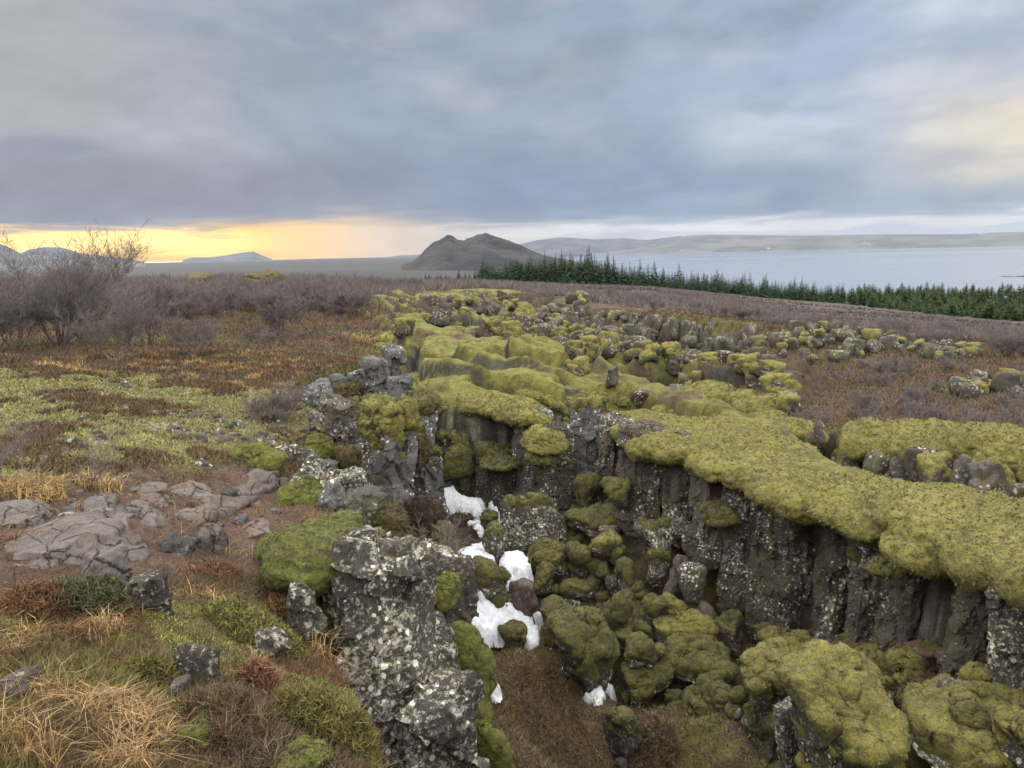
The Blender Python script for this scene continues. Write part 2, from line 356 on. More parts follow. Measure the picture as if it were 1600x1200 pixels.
def moss_mat(name, c1, c2, c3, brown=(.075, .05, .022), amt=.35, fine=1.0):
    m, nt, b = new_mat(name); p = pos(nt)
    col = mixc(nt, ramp(nt, noise(nt, p, 1.1, 3), .35, .65), c1, c2)
    col = mixc(nt, math_(nt, 'MULTIPLY', ramp(nt, noise(nt, stretch(nt, p, (1, 1, 2.2)), 9, 5, .68, .5), .45, .64), .88), col, c3)
    col = mixc(nt, math_(nt, 'MULTIPLY', ramp(nt, noise(nt, p, 3.3, 5, .7), .52, .66), amt), col, brown)
    g = noise(nt, p, 95*fine, 3, .75)
    col = mixc(nt, ramp(nt, g, .40, .72), mixc(nt, 1.0, col, (.62, .6, .55), 'MULTIPLY'), mixc(nt, 1.0, col, (1.18, 1.18, 1.1), 'MULTIPLY'))
    put(nt, b.inputs['Base Color'], col); b.inputs['Roughness'].default_value = 1; b.inputs['Specular IOR Level'].default_value = .05
    b.inputs['Sheen Weight'].default_value = .12; b.inputs['Sheen Roughness'].default_value = .6
    h0 = bump(nt, None, noise(nt, stretch(nt, p, (1, 1, 1.7)), 4.2*fine, 5, .62, .6), .75, .22); h = bump(nt, None, noise(nt, p, 12*fine, 5, .65, .4), .8, .09, h0); bump(nt, b, noise(nt, p, 110*fine, 3, .7), .9, .02, h)
    return m
def plain_mat(name, c1, c2, scale=6, attr=False, rough=.9, bs=.5, bd=.02):
    m, nt, b = new_mat(name); p = pos(nt)
    if attr:
        a = nt.nodes.new('ShaderNodeAttribute'); a.attribute_name = 'Col'; col = a.outputs['Color']
        col = mixc(nt, ramp(nt, noise(nt, p, scale, 4, .7), .3, .7), mixc(nt, 1.0, col, c1, 'MULTIPLY'), mixc(nt, 1.0, col, c2, 'MULTIPLY'))
        if scale > 20: col = mixc(nt, ramp(nt, noise(nt, p, 3.4, 6, .7), .34, .62), mixc(nt, 1.0, col, (.55, .56, .55), 'MULTIPLY'), mixc(nt, 1.0, col, (1.15, 1.15, 1.12), 'MULTIPLY'))
    else: col = mixc(nt, ramp(nt, noise(nt, p, scale, 4, .65), .35, .65), c1, c2)
    put(nt, b.inputs['Base Color'], col); b.inputs['Roughness'].default_value = rough
    if bs: bump(nt, b, noise(nt, p, scale*1.7, 5, .7), bs, bd)
    return m
MT = {}
MT['ground'] = plain_mat('ground', (.55, .55, .55), (1.4, 1.4, 1.35), 34, True, .95, .9, .025)
MT['wall'] = rock_mat('wall_basalt', (.052, .043, .036), (.088, .074, .062), (.40, .385, .34), .50, .85, (.075, .058, .046), .5)
MT['grey'] = rock_mat('grey_basalt', (.085, .085, .083), (.15, .148, .145), (.46, .45, .42), .40, .9, None, .2)
MT['lichen'] = rock_mat('lichen_rock', (.045, .038, .033), (.075, .064, .056), (.46, .44, .37), .66, .9, None, .25, 1.0)
MT['rubble'] = rock_mat('rubble_rock', (.055, .048, .040), (.105, .092, .078), (.36, .35, .30), .42, .6, None, .8, .7)
MT['brownrock'] = rock_mat('brown_rock', (.075, .055, .045), (.125, .10, .088), (.36, .34, .31), .12, .15, (.11, .06, .042))
MT['slab'] = rock_mat('lava_slab_rock', (.095, .080, .072), (.150, .130, .118), (.34, .31, .28), .10, .12, (.13, .085, .062))
def crack(m, sc):
    nt = m.node_tree; b = next(n for n in nt.nodes if n.type == 'BSDF_PRINCIPLED'); p = pos(nt); w = nt.nodes.new('ShaderNodeVectorMath'); w.operation = 'ADD'; nz = nt.nodes.new('ShaderNodeTexNoise'); put(nt, nz.inputs['Vector'], p); nz.inputs['Scale'].default_value = 3; nz.inputs['Detail'].default_value = 4
    put(nt, w.inputs[0], p); put(nt, w.inputs[1], stretch(nt, nz.outputs['Color'], (.35, .35, .35))); d = voro(nt, stretch(nt, w.outputs[0], (1, 1, .4)), sc, 'DISTANCE_TO_EDGE'); f = ramp(nt, d, .0, .022)
    old = b.inputs['Base Color'].links[0].from_socket; put(nt, b.inputs['Base Color'], mixc(nt, f, (.022, .017, .014), old)); on = b.inputs['Normal'].links[0].from_socket; bump(nt, b, ramp(nt, d, 0, .045), .7, .03, on)
crack(MT['slab'], 3.2)
MT['darkstone'] = rock_mat('dark_stone', (.05, .05, .05), (.08, .08, .078), (.3, .3, .28), .12, .2)
MT['moss'] = moss_mat('moss_bright', (.300, .280, .066), (.235, .220, .056), (.135, .126, .040), (.10, .075, .034), .45)
MT['mossg'] = moss_mat('moss_green', (.205, .212, .034), (.155, .168, .032), (.095, .102, .025), (.10, .055, .02), .3, 1.2)
MT['olive'] = moss_mat('moss_olive', (.178, .166, .040), (.125, .117, .031), (.068, .063, .022), (.065, .046, .024), .62)
MT['brownmoss'] = moss_mat('moss_brown', (.062, .042, .022), (.085, .062, .026), (.04, .028, .017), (.07, .035, .018), .5)
MT['grassmoss'] = moss_mat('moss_grassy', (.155, .130, .032), (.125, .095, .034), (.08, .072, .024), (.12, .07, .03), .5, 1.2)
MT['snow'] = plain_mat('snow', (.50, .52, .56), (.66, .67, .69), 7, False, .8, .9, .04)
nt_ = MT['snow'].node_tree; b_ = next(n for n in nt_.nodes if n.type == 'BSDF_PRINCIPLED'); p_ = pos(nt_); o_ = b_.inputs['Base Color'].links[0].from_socket
put(nt_, b_.inputs['Base Color'], mixc(nt_, math_(nt_, 'MULTIPLY', ramp(nt_, noise(nt_, p_, 16, 6, .75), .58, .70), .6), o_, (.16, .13, .10)))
MT['bark'] = plain_mat('bark', (.075, .062, .058), (.16, .14, .135), 14, False, .9, 0)
MT['twig'] = plain_mat('twig', (.098, .082, .078), (.162, .136, .130), 2.0, False, .9, 0)
MT['blade'] = plain_mat('blades', (.75, .75, .75), (1.2, 1.2, 1.2), 9, True, .9, 0)
MT['needle'] = plain_mat('needles', (.020, .040, .018), (.042, .070, .028), .8, False, .9, 0)
MT['pine'] = plain_mat('pine_needles', (.036, .066, .020), (.072, .112, .034), .25, False, .9, 0)
MT['trunk'] = plain_mat('trunk', (.05, .04, .034), (.08, .066, .056), 8, False, .9, 0)
#@@GROUND
# ------------------------------------------------------------------ ground: one sheet from underfoot to the far plain
def build_ground():
    az = np.concatenate([np.linspace(-math.pi, -rad(47), 40)[:-1], np.arange(-rad(47), rad(47), rad(.135)), np.linspace(rad(47), math.pi, 40)[1:]])
    rr = np.concatenate([np.exp(np.linspace(math.log(.08), math.log(2.2), 24))[:-1], np.exp(np.arange(math.log(2.2), math.log(420), .0052)), np.exp(np.linspace(math.log(420), math.log(14000), 70))[1:]])
    na, nr = len(az), len(rr)
    Rg, Ag = np.meshgrid(rr, az, indexing='ij'); x = (Rg*np.sin(Ag)).ravel(); y = (Rg*np.cos(Ag)).ravel()
    z = np.empty_like(x); c = np.empty((len(x), 3)); n = 120000
    for i in range(0, len(x), n):
        z[i:i+n], c[i:i+n], _ = terrain(x[i:i+n], y[i:i+n])
    i = np.arange(nr-1)[:, None]*na+np.arange(na-1)[None, :]
    q = np.stack([i, i+1, i+na+1, i+na], -1).reshape(-1, 4)
    link('ground', mesh('ground', np.stack([x, y, z], 1), q, MT['ground'], c), kind='structure')
build_ground()

# ------------------------------------------------------------------ sky: overcast with a break at the horizon
SUN_AZ, SUN_EL = rad(-27), rad(14)
def build_sky():
    w = bpy.data.worlds.new('World'); scene.world = w; w.use_nodes = True; nt = w.node_tree
    for n in list(nt.nodes): nt.nodes.remove(n)
    out = nt.nodes.new('ShaderNodeOutputWorld'); bg = nt.nodes.new('ShaderNodeBackground'); bg2 = nt.nodes.new('ShaderNodeBackground'); add = nt.nodes.new('ShaderNodeMixShader')
    sk = nt.nodes.new('ShaderNodeTexSky'); sk.sky_type = 'NISHITA'; sk.sun_disc = False; sk.sun_elevation = SUN_EL; sk.sun_rotation = SUN_AZ
    nt.links.new(sk.outputs[0], bg.inputs[0]); bg.inputs[1].default_value = .08
    D = nt.nodes.new('ShaderNodeTexCoord').outputs['Generated']; sep = nt.nodes.new('ShaderNodeSeparateXYZ'); nt.links.new(D, sep.inputs[0]); X, Y, Z = sep.outputs
    m = lambda *a, **k: math_(nt, *a, **k); rp = lambda f, a, b: ramp(nt, f, a, b)
    e = m('MULTIPLY', m('ARCSINE', Z), 57.2958); a = m('MULTIPLY', m('ARCTAN2', X, Y), 57.2958)
    zz = m('ADD', m('MAXIMUM', Z, 0), .09); cx = nt.nodes.new('ShaderNodeCombineXYZ')
    put(nt, cx.inputs[0], m('DIVIDE', X, zz)); put(nt, cx.inputs[1], m('DIVIDE', Y, zz)); q = cx.outputs[0]
    big = noise(nt, stretch(nt, q, (1, .8, 1)), .5, 3, .5, .2); ang2 = nt.nodes.new('ShaderNodeCombineXYZ'); put(nt, ang2.inputs[0], m('MULTIPLY', a, .07)); put(nt, ang2.inputs[1], m('MULTIPLY', e, .17)); put(nt, ang2.inputs[2], 4.3); mid = noise(nt, ang2.outputs[0], 1.4, 5, .52, .3); fine = noise(nt, D, 26, 4, .6)
    ang = nt.nodes.new('ShaderNodeCombineXYZ'); put(nt, ang.inputs[0], m('ADD', m('MULTIPLY', a, .055), m('MULTIPLY', e, -.05))); put(nt, ang.inputs[1], m('MULTIPLY', e, .15)); wisp = noise(nt, ang.outputs[0], 1.5, 4, .5, .25)
    streak = nt.nodes.new('ShaderNodeCombineXYZ'); put(nt, streak.inputs[0], m('MULTIPLY', a, .09)); put(nt, streak.inputs[1], m('MULTIPLY', e, .9)); wv = noise(nt, streak.outputs[0], 1.3, 4, .55, .6)
    c = mixc(nt, rp(a, -34, -6), (.39, .395, .41), (.285, .345, .44)); c = mixc(nt, rp(a, -4, 26), c, (.36, .435, .56))
    c = mixc(nt, rp(e, 9, 3), c, mixc(nt, rp(a, -20, 20), (.27, .29, .34), (.30, .37, .47)))
    # lighter and darker cloud
    c = mixc(nt, m('MULTIPLY', rp(wisp, .48, .70), .75), c, mixc(nt, rp(a, 0, 30), (.42, .44, .49), (.58, .63, .70)))
    c = mixc(nt, m('MULTIPLY', rp(mid, .50, .30), .55), c, (.24, .285, .375)); c = mixc(nt, m('MULTIPLY', rp(big, .52, .72), .35), c, (.48, .52, .58))
    # dark underside of the deck over the break
    band = m('MULTIPLY', rp(m('ADD', e, m('MULTIPLY', wv, 2.0)), 2.6, 4.2), rp(e, 8.5, 4.6)); band = m('MULTIPLY', band, rp(a, 30, -2)); c = mixc(nt, m('MULTIPLY', band, .75), c, mixc(nt, rp(a, -25, 5), (.255, .265, .31), (.225, .285, .40)))
    # creamy light in the right-hand sky
    wm = m('MULTIPLY', rp(a, 20, 34), m('MULTIPLY', rp(e, 1.2, 5), rp(e, 13, 7))); wm = m('MULTIPLY', wm, m('ADD', .35, m('MULTIPLY', rp(wisp, .35, .6), .65))); c = mixc(nt, m('MULTIPLY', wm, .85), c, (.80, .71, .56))
    w2 = m('MULTIPLY', m('MULTIPLY', rp(a, 10, 17), rp(a, 27, 21)), m('MULTIPLY', rp(e, 4.5, 7), rp(e, 11, 8.5))); c = mixc(nt, m('MULTIPLY', w2, m('MULTIPLY', rp(mid, .40, .68), .55)), c, (.60, .66, .70))
    # pale strip above the far shore
    ed = m('ADD', e, m('MULTIPLY', m('SUBTRACT', wv, .5), 2.2))
    st = m('MULTIPLY', rp(ed, 2.5, 1.5), rp(a, -22, -6)); c = mixc(nt, m('MULTIPLY', st, .8), c, mixc(nt, rp(a, -8, 10), (.78, .66, .54), (.60, .62, .64)))
    st2 = m('MULTIPLY', m('MULTIPLY', rp(ed, .9, 1.3), rp(ed, 2.0, 1.4)), rp(a, -8, 4)); c = mixc(nt, m('MULTIPLY', st2, .6), c, (.80, .78, .74))
    # the glow
    top = m('ADD', 2.15, m('MULTIPLY', rp(a, -28, -10), 1.1)); gl = m('MULTIPLY', m('SUBTRACT', m('ADD', top, .35), ed), .55); gl = m('MULTIPLY', rp(gl, 0, 1), rp(a, -1, -15))
    c = mixc(nt, gl, c, mixc(nt, rp(a, -21, -8), (1.10, .62, .10), (.90, .66, .38)))
    core = m('MULTIPLY', m('MULTIPLY', rp(a, -46, -36), rp(a, -14, -23)), m('MULTIPLY', rp(ed, .2, .8), rp(ed, 2.3, 1.4))); c = mixc(nt, m('MULTIPLY', core, .9), c, (1.9, 1.25, .30))
    tx = noise(nt, stretch(nt, ang2.outputs[0], (1.3, 1.2, 1)), 2.0, 4, .5, .2); c = mixc(nt, rp(tx, .30, .70), mixc(nt, 1.0, c, (.91, .91, .92), 'MULTIPLY'), mixc(nt, 1.0, c, (1.08, 1.075, 1.07), 'MULTIPLY'))
    # deck out of view overhead and behind, made brighter to light the ground
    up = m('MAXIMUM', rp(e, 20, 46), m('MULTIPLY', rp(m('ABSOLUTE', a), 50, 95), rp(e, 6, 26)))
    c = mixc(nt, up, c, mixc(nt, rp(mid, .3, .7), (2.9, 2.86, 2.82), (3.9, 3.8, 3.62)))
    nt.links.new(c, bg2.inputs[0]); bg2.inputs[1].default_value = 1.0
    gap = m('MULTIPLY', m('MULTIPLY', rp(big, .55, .75), rp(e, 8, 16)), .25)
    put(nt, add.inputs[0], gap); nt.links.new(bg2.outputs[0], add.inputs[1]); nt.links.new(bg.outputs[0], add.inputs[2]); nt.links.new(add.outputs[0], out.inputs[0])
    w.cycles.sampling_method = 'MANUAL'; w.cycles.sample_map_resolution = 512
    l = bpy.data.lights.new('sun', 'SUN'); l.energy = .7; l.angle = rad(25); l.color = (1, .88, .72); o = bpy.data.objects.new('sun', l); COL.objects.link(o)
    d = Vector((math.sin(SUN_AZ)*math.cos(SUN_EL), math.cos(SUN_AZ)*math.cos(SUN_EL), math.sin(SUN_EL))); o.rotation_euler = d.to_track_quat('Z', 'Y').to_euler()
    scene.view_settings.view_transform = 'Standard'; scene.view_settings.look = 'None'; scene.view_settings.exposure = .18
build_sky()

# ------------------------------------------------------------------ lake and far hills
LAKE_Z = -42.0
def build_lake():
    m, nt, b = new_mat('water'); put(nt, b.inputs['Base Color'], (.13, .16, .205)); b.inputs['Roughness'].default_value = .2; b.inputs['IOR'].default_value = 1.33; b.inputs['Specular IOR Level'].default_value = .5
    p = pos(nt); bump(nt, b, noise(nt, stretch(nt, p, (.25, .6, 1)), .12, 4, .6), .22, 1.0); put(nt, b.inputs['Roughness'], math_(nt, 'ADD', .07, math_(nt, 'MULTIPLY', ramp(nt, noise(nt, stretch(nt, p, (.00035, .0032, 1)), 1.0, 4, .6), .40, .6), .16)))
    v = [(-15000, 300, LAKE_Z), (15000, 300, LAKE_Z), (15000, 15200, LAKE_Z), (-15000, 15200, LAKE_Z)]
    link('lake', mesh('lake', v, np.array([[0, 1, 2, 3]]), m), kind='structure')
build_lake()
def hill(name, sil, r, half, seed, mat, rough=.06, base=-45, kind='structure', n=220):
    """ridge through a skyline given in photo pixels, at distance r, with real depth"""
    P = np.array([at_r(u, v, r) for u, v in sil]); az = np.arctan2(P[:, 0], P[:, 1])
    a = np.linspace(az[0], az[-1], n); H = np.interp(a, az, P[:, 2]-base)
    k = np.linspace(-1, 1, 61); A, K = np.meshgrid(a, k); rr = r+K*half
    prof = (1-np.abs(K)**1.5)
    x = rr*np.sin(A); y = rr*np.cos(A); s = 2.2/half
    nz = fb2(x.ravel()*s, y.ravel()*s, 6, seed, .55).reshape(x.shape); rg = 1-np.abs(fb2(x.ravel()*s*1.3+9, y.ravel()*s*1.3, 4, seed+7)).reshape(x.shape)*2
    Hm = np.interp(a, az, P[:, 2]-base)[None, :]
    z = base+Hm*prof*(1+rough*3*nz*np.minimum(1, np.abs(K)*7))+Hm*rough*rg*prof*np.minimum(1, np.abs(K)*7)*.8-6*(1-prof)
    nA = n; i = np.arange(60)[:, None]*nA+np.arange(nA-1)[None, :]; q = np.stack([i, i+1, i+nA+1, i+nA], -1).reshape(-1, 4)
    return link(name, mesh(name, np.stack([x.ravel(), y.ravel(), z.ravel()], 1), q, mat), kind=kind)
def hill_mat(name, c1, c2, sc, white=0):
    m, nt, b = new_mat(name); p = pos(nt); col = mixc(nt, ramp(nt, noise(nt, p, sc, 6, .65), .38, .62), c1, c2)
    if white: col = mixc(nt, ramp(nt, noise(nt, stretch(nt, p, (1, .35, 1)), white, 4, .7), .66, .72), col, (.55, .56, .58))
    put(nt, b.inputs['Base Color'], col); bump(nt, b, noise(nt, p, sc*3, 5, .65), .8, 12); return m
d_ = ray(1590, 432); PEN_R = (LAKE_Z-CAMZ)/d_[2]*math.hypot(d_[0], d_[1])
HM = hill_mat('hill_scrub', (.014, .015, .017), (.038, .035, .034), .012)
FM = hill_mat('far_mountain', (.045, .05, .06), (.085, .088, .095), .003)
SM = hill_mat('far_shore', (.06, .068, .07), (.11, .112, .108), .0022, .006)
hill('hill', [(628,414),(645,409),(665,393),(680,382),(690,376.5),(698,374),(706,375),(716,380),(724,379.5),(732,374),(745,369.5),(752,371),(760,369),(768,370),(780,374),(795,377),(812,382),(830,391),(850,399),(880,404),(905,410)], 2300, 420, 3, HM, .17)
hill('far_mountains', [(-160,372),(-80,380),(-30,374),(0,381),(18,388),(32,396),(45,390),(70,386),(95,387),(112,391),(125,396),(160,400),(200,404),(226,409)], 7000, 1500, 5, FM, .03, -50)
hill('far_mountains', [(285,406),(300,402),(330,402),(345,400),(375,395),(396,393),(410,399),(425,405)], 11000, 1200, 8, FM, .02, -50)
hill('far_mountains', [(590,404),(625,399),(690,396),(760,394),(850,398)], 13000, 1200, 9, FM, .02, -50)
hill('far_mountains', [(780,388),(840,375),(880,371),(930,374),(975,372),(1010,375),(1060,369),(1120,372),(1200,374),(1300,378)], 12500, 1500, 11, FM, .02, -50)
hill('far_shore', [(850,398),(866,393),(880,392),(910,395),(926,397)], 6500, 300, 12, FM, .02, -43)
hill('far_shore', [(930,396),(990,389),(1040,376),(1075,368),(1110,366.5),(1160,367),(1240,368),(1330,367),(1420,366),(1500,366),(1560,363),(1640,362),(1800,360),(2000,356)], 9800, 1600, 14, SM, .02, -43)
hill('far_shore', [(1200,391.5),(1300,388),(1400,384.5),(1500,381),(1600,377.5),(1800,372),(2000,367)], 8300, 350, 15, SM, .02, -43)
hill('far_shore', [(1552,432.6),(1570,431.2),(1585,431.6),(1605,430.2),(1640,431)], PEN_R, 18, 16, HM, .05, -43.2)


# ------------------------------------------------------------------ rocks and their moss
def rock_verts(seed, size, n=4, planes=11, k=9, noise_=.09, flat=0.0):
    """facetted boulder about the origin; size = full extents"""
    D, Fc = ico(n); rg = np.random.default_rng(seed)
    N = rg.normal(size=(planes, 3)); N /= np.linalg.norm(N, axis=1, keepdims=True); N = np.vstack([N, [[0, 0, 1], [0, 0, -1]]]); h = np.concatenate([rg.uniform(.72, 1.0, planes), [.85-.1*flat, .9]])
    q = (np.maximum(D @ N.T, 0)/h)**k; r = (q.sum(1)+1e-9)**(-1/k)
    P = D*r[:, None]; P = P*(np.array(size)/2)/np.abs(P).max(0)
    s = float(np.mean(size)); o = rg.uniform(-50, 50, 3)
    d = fb3(P+o, 2.6/s, 5, seed % 91, .55)*noise_*s + (1-np.abs(fb3(P+o+9, 5.5/s, 3, 3))*2)*.018*s+cell3(P+o+.08*s*fb3(P+o, 4/s, 2, 9)[:, None], 3.4/s, 31)*.045*s
    return P+D*d[:, None], D, Fc
def moss_shell(P, D, Fc, seed, cover, thick, lump=.3, size=1.0, extra=None):
    """swelling moss jacket over the upper side: verts, faces"""
    N = normals(P, Fc); o = np.array((seed*1.7 % 31, seed*.9 % 17, 3.3))
    up = N[:, 2]*.75+D[:, 2]*.5
    m = ss(-.22, .22, up-cover+fb3(P+o, 1.6/size**.5, 3, 12)*.55)
    if extra is not None: m = m*extra
    L = 1-wor3(P+o, 1/lump, 5)**2*1.1; L2 = 1-wor3(P+o, 2.6/lump, 6)**2
    t = thick*m*(.40+.75*np.clip(L, 0, 1)+.18*L2+.35*fb3(P+o, 5/lump, 3, 8))-(1-m)*.035-.012
    dirv = N*.8+np.array((0, 0, .35)); V = P+dirv*t[:, None]
    keep = (m[Fc] > .03).any(1)
    return V, Fc[keep]
def fuzz(V, Fc, dens, ln, seed=0, wd=.35, cap=26000):
    """short sprigs standing on a moss surface"""
    g = np.random.default_rng(seed+5); Tt = Fc if Fc.shape[1] == 3 else np.vstack([Fc[:, :3], Fc[:, [0, 2, 3]]])
    a, b, c = V[Tt[:, 0]], V[Tt[:, 1]], V[Tt[:, 2]]; cr_ = np.cross(b-a, c-a); ar = np.linalg.norm(cr_, axis=1)*.5
    n = int(min(ar.sum()*dens, cap if len(V) < 20000 else cap*2.5)); i = g.choice(len(Tt), n, p=ar/ar.sum()); u, v = g.random(n), g.random(n); f = u+v > 1; u[f], v[f] = 1-u[f], 1-v[f]
    p = a[i]+(b-a)[i]*u[:, None]+(c-a)[i]*v[:, None]; N = cr_[i]/(np.linalg.norm(cr_[i], axis=1, keepdims=True)+1e-12)
    q = np.cross(N, g.normal(0, 1, (n, 3))); q /= np.linalg.norm(q, axis=1, keepdims=True)+1e-9
    d = q+N*g.uniform(.2, 1.0, n)[:, None]+np.array((0, 0, .12)); d /= np.linalg.norm(d, axis=1, keepdims=True); L = ln*g.uniform(.5, 1.4, n)[:, None]
    t = np.cross(d, N); t /= np.linalg.norm(t, axis=1, keepdims=True)+1e-9; p = p-N*ln*.15
    W = np.stack([p-t*L*wd, p+t*L*wd, p+d*L], 1).reshape(-1, 3)
    return np.vstack([V, W]), np.arange(len(V), len(V)+3*n).reshape(-1, 3)
def moss_mesh(V, Fc, mat, dist, seed=0, k=1.0):
    grassy = 2.6 if mat in ('brownmoss', 'grassmoss') else 1.0
    near = dist < 32; V2, T = fuzz(V, Fc, k*9.0e4/max(dist, 5)**2, max(.018, .0031*dist)*grassy, seed, .35/grassy**.8) if near else (V, np.zeros((0, 3), int))
    return mesh('moss', V2, [Fc, T], MT[mat])
def compact(V, Fc):
    u, inv = np.unique(Fc.ravel(), return_inverse=True); return V[u], inv.reshape(Fc.shape)
def boulder(c, size, rot, seed, rmat, mmat, cover, thick, label, cat='boulder', group=None, n=4, lump=.3, name='boulder', tilt=None, planes=8, k=13, noise_=.11, extra=None):
    P, D, Fc = rock_verts(seed, size, n, planes, k, noise_)
    Rm = Matrix.Rotation(rot, 3, 'Z')
    if tilt: Rm = Rm @ Matrix.Rotation(tilt[0], 3, 'X') @ Matrix.Rotation(tilt[1], 3, 'Y')
    Rn = np.array(Rm); P = P @ Rn.T; D = D @ Rn.T
    o = link(name, mesh(name, P, Fc, MT[rmat], smooth=n < 5 or rmat == 'slab'), None, label, cat, group, loc=c)
    if mmat:
        V, f = moss_shell(P, D, Fc, seed, cover, thick, lump, float(np.mean(size)), extra(P) if extra else None)
        if len(f): V, f = compact(V, f); link('moss', moss_mesh(V, f, mmat, float(np.hypot(c[0], c[1])) if c[2] > -400 else 99, seed), o)
    return o
def box_boulder(u0, v0, u1, v1, r, seed, rmat, mmat, cover, thick, label, depth=1.0, sink=.25, rot=None, **kw):
    """boulder filling a photo box at distance r"""
    m = px_m((u0+u1)/2, (v0+v1)/2, r); w = (u1-u0)*m; h = (v1-v0)*m; d = max(w, h*.7)*depth
    el = math.atan2(CAMZ-at_r((u0+u1)/2, (v0+v1)/2, r)[2], r)
    H = max((h-d*math.sin(el)*.55)/math.cos(el), h*.5); H2 = H*(1+sink)
    p = at_r((u0+u1)/2, (v0+v1)/2, r+d*.18); p[2] -= H*sink*.5
    rg = np.random.default_rng(seed)
    return boulder(p, (w*1.06, d, H2), math.atan2(-p[0], p[1])+(rg.uniform(-.25, .25) if rot is None else rot), seed, rmat, mmat, cover, thick, label, **kw)
def column(u0, u1, vt, vb, r, seed, rmat, label, kind='thing', depth=1.1, mmat=None, cover=.55, thick=.12, top=0.0, name='basalt_column', group=None, lean=(0, 0), drop=.5, top_slope=.12, cat='rock column', rough=1.0, back=.35, wide=1.16):
    """upright slab of cliff between two photo columns at distance r"""
    m = px_m((u0+u1)/2, vt, r); w = (u1-u0)*m*wide; dp = w*depth; rg = np.random.default_rng(seed)
    pt = at_r((u0+u1)/2, vt, r); pb = at_r((u0+u1)/2, vb, r); zt = pt[2]+top; zb = pb[2]-drop; H = zt-zb
    fwd = np.array((pt[0], pt[1], 0))/math.hypot(pt[0], pt[1]); c = pt+fwd*dp*back; c[2] = zb
    nth = int(np.clip(w/.025*3, 60, 130)); nz = int(np.clip(H/.028, 40, 110)); th = np.arange(nth)/nth*2*math.pi
    ks = rg.integers(5, 8); ang = (np.arange(ks)+rg.uniform(-.25, .25, ks))/ks*2*math.pi+rg.uniform(0, 6); hh = rg.uniform(.82, 1.0, ks)
    def prof(hs, sh): 
        q = (np.maximum(np.cos(th[:, None]-ang[None, :]-sh), 0)/hs)**26; return (q.sum(1)+1e-9)**(-1/26)
    V = []; zl = np.linspace(0, 1, nz); brk = np.sort(rg.uniform(.1, .95, rg.integers(2, 5))); offs = rg.uniform(-.10, .10, (len(brk)+1, ks))
    base = np.array([prof(hh+offs[np.searchsorted(brk, t)], 0) for t in zl])
    X = base*np.cos(th)[None, :]; Y = base*np.sin(th)[None, :]
    X = X/np.abs(X).max()*w*.5; Y = Y/np.abs(Y).max()*dp*.5
    taper = 1-.10*zl[:, None]**2+.05*(1-zl[:, None]); X = X*taper+lean[0]*zl[:, None]*H; Y = Y*taper+lean[1]*zl[:, None]*H
    Zc = np.repeat((zl*H)[:, None], nth, 1); sl = rg.uniform(-top_slope, top_slope, 2)
    Zc = Zc+zl[:, None]**4*(X*sl[0]+Y*sl[1])
    P = np.stack([X.ravel(), Y.ravel(), Zc.ravel()], 1); o = rg.uniform(-40, 40, 3)
    rows = np.arange(nz-1)[:, None]*nth; j = np.arange(nth)[None, :]; j2 = (j+1) % nth
    Q = np.stack([rows+j, rows+j2, rows+nth+j2, rows+nth+j], -1).reshape(-1, 4)
    # cap: rings to the centre
    caps = []; last = (nz-1)*nth; tp = P[last:last+nth]; cen = tp.mean(0)
    for s_ in (.85, .66, .46, .26, .1): caps.append(cen+(tp-cen)*s_+np.array((0, 0, .05*H*(1-s_)*.3)))
    P = np.vstack([P]+caps+[cen[None, :]]); rws = (np.arange(nz-1, nz+4)*nth)[:, None]
    Q2 = np.stack([rws+j, rws+j2, rws+nth+j2, rws+nth+j], -1).reshape(-1, 4); e = (nz+4)*nth; T = np.stack([e+j[0], e+j2[0], np.full(nth, len(P)-1)], 1)
    T4 = np.vstack([Q, Q2]); Fa = np.vstack([T4[:, :3], T4[:, [0, 2, 3]], T]); N = normals(P, Fa)
    so = P*np.array((1, 1, .45))+o
    d = fb3(so, 1.5, 5, 60, .55)*.13*rough*min(1, w*1.4)+(1-np.abs(fb3(P*np.array((1, 1, .3))+o, 3.2, 3, 61))*2.4)*.028*rough+fb3(P+o, 13, 3, 62)*.016
    cw = P+o+.06*np.stack([fb3(P+o, 2.5, 2, 71), fb3(P+o, 2.5, 2, 72), fb3(P+o, 2.5, 2, 73)], 1)
    d = d+(cell3(cw*np.array((1, 1, .5)), 2.6, 74)*.085+cell3(cw*np.array((1, 1, .7)), 6.0, 75)*.034)*rough*ss(0, .25, P[:, 2])
    P = P+N*d[:, None]
    rz = math.atan2(-pt[0], pt[1]); Rn = np.array(Matrix.Rotation(rz, 3, 'Z')); P = P @ Rn.T
    ob = link(name, mesh(name, P, [T4, T], MT[rmat], smooth=False), None, label, cat, group, kind, loc=c)
    if mmat:
        cc = P-np.array((0, 0, H*.8)); D = cc/(np.linalg.norm(cc, axis=1, keepdims=True)+1e-9)
        V2, f = moss_shell(P, D, Fa, seed, cover, thick, .28, 1.0, ss(.55, .8, P[:, 2]/H))
        if len(f): V2, f = compact(V2, f); link('moss', moss_mesh(V2, f, mmat, r, seed), ob)
    return ob
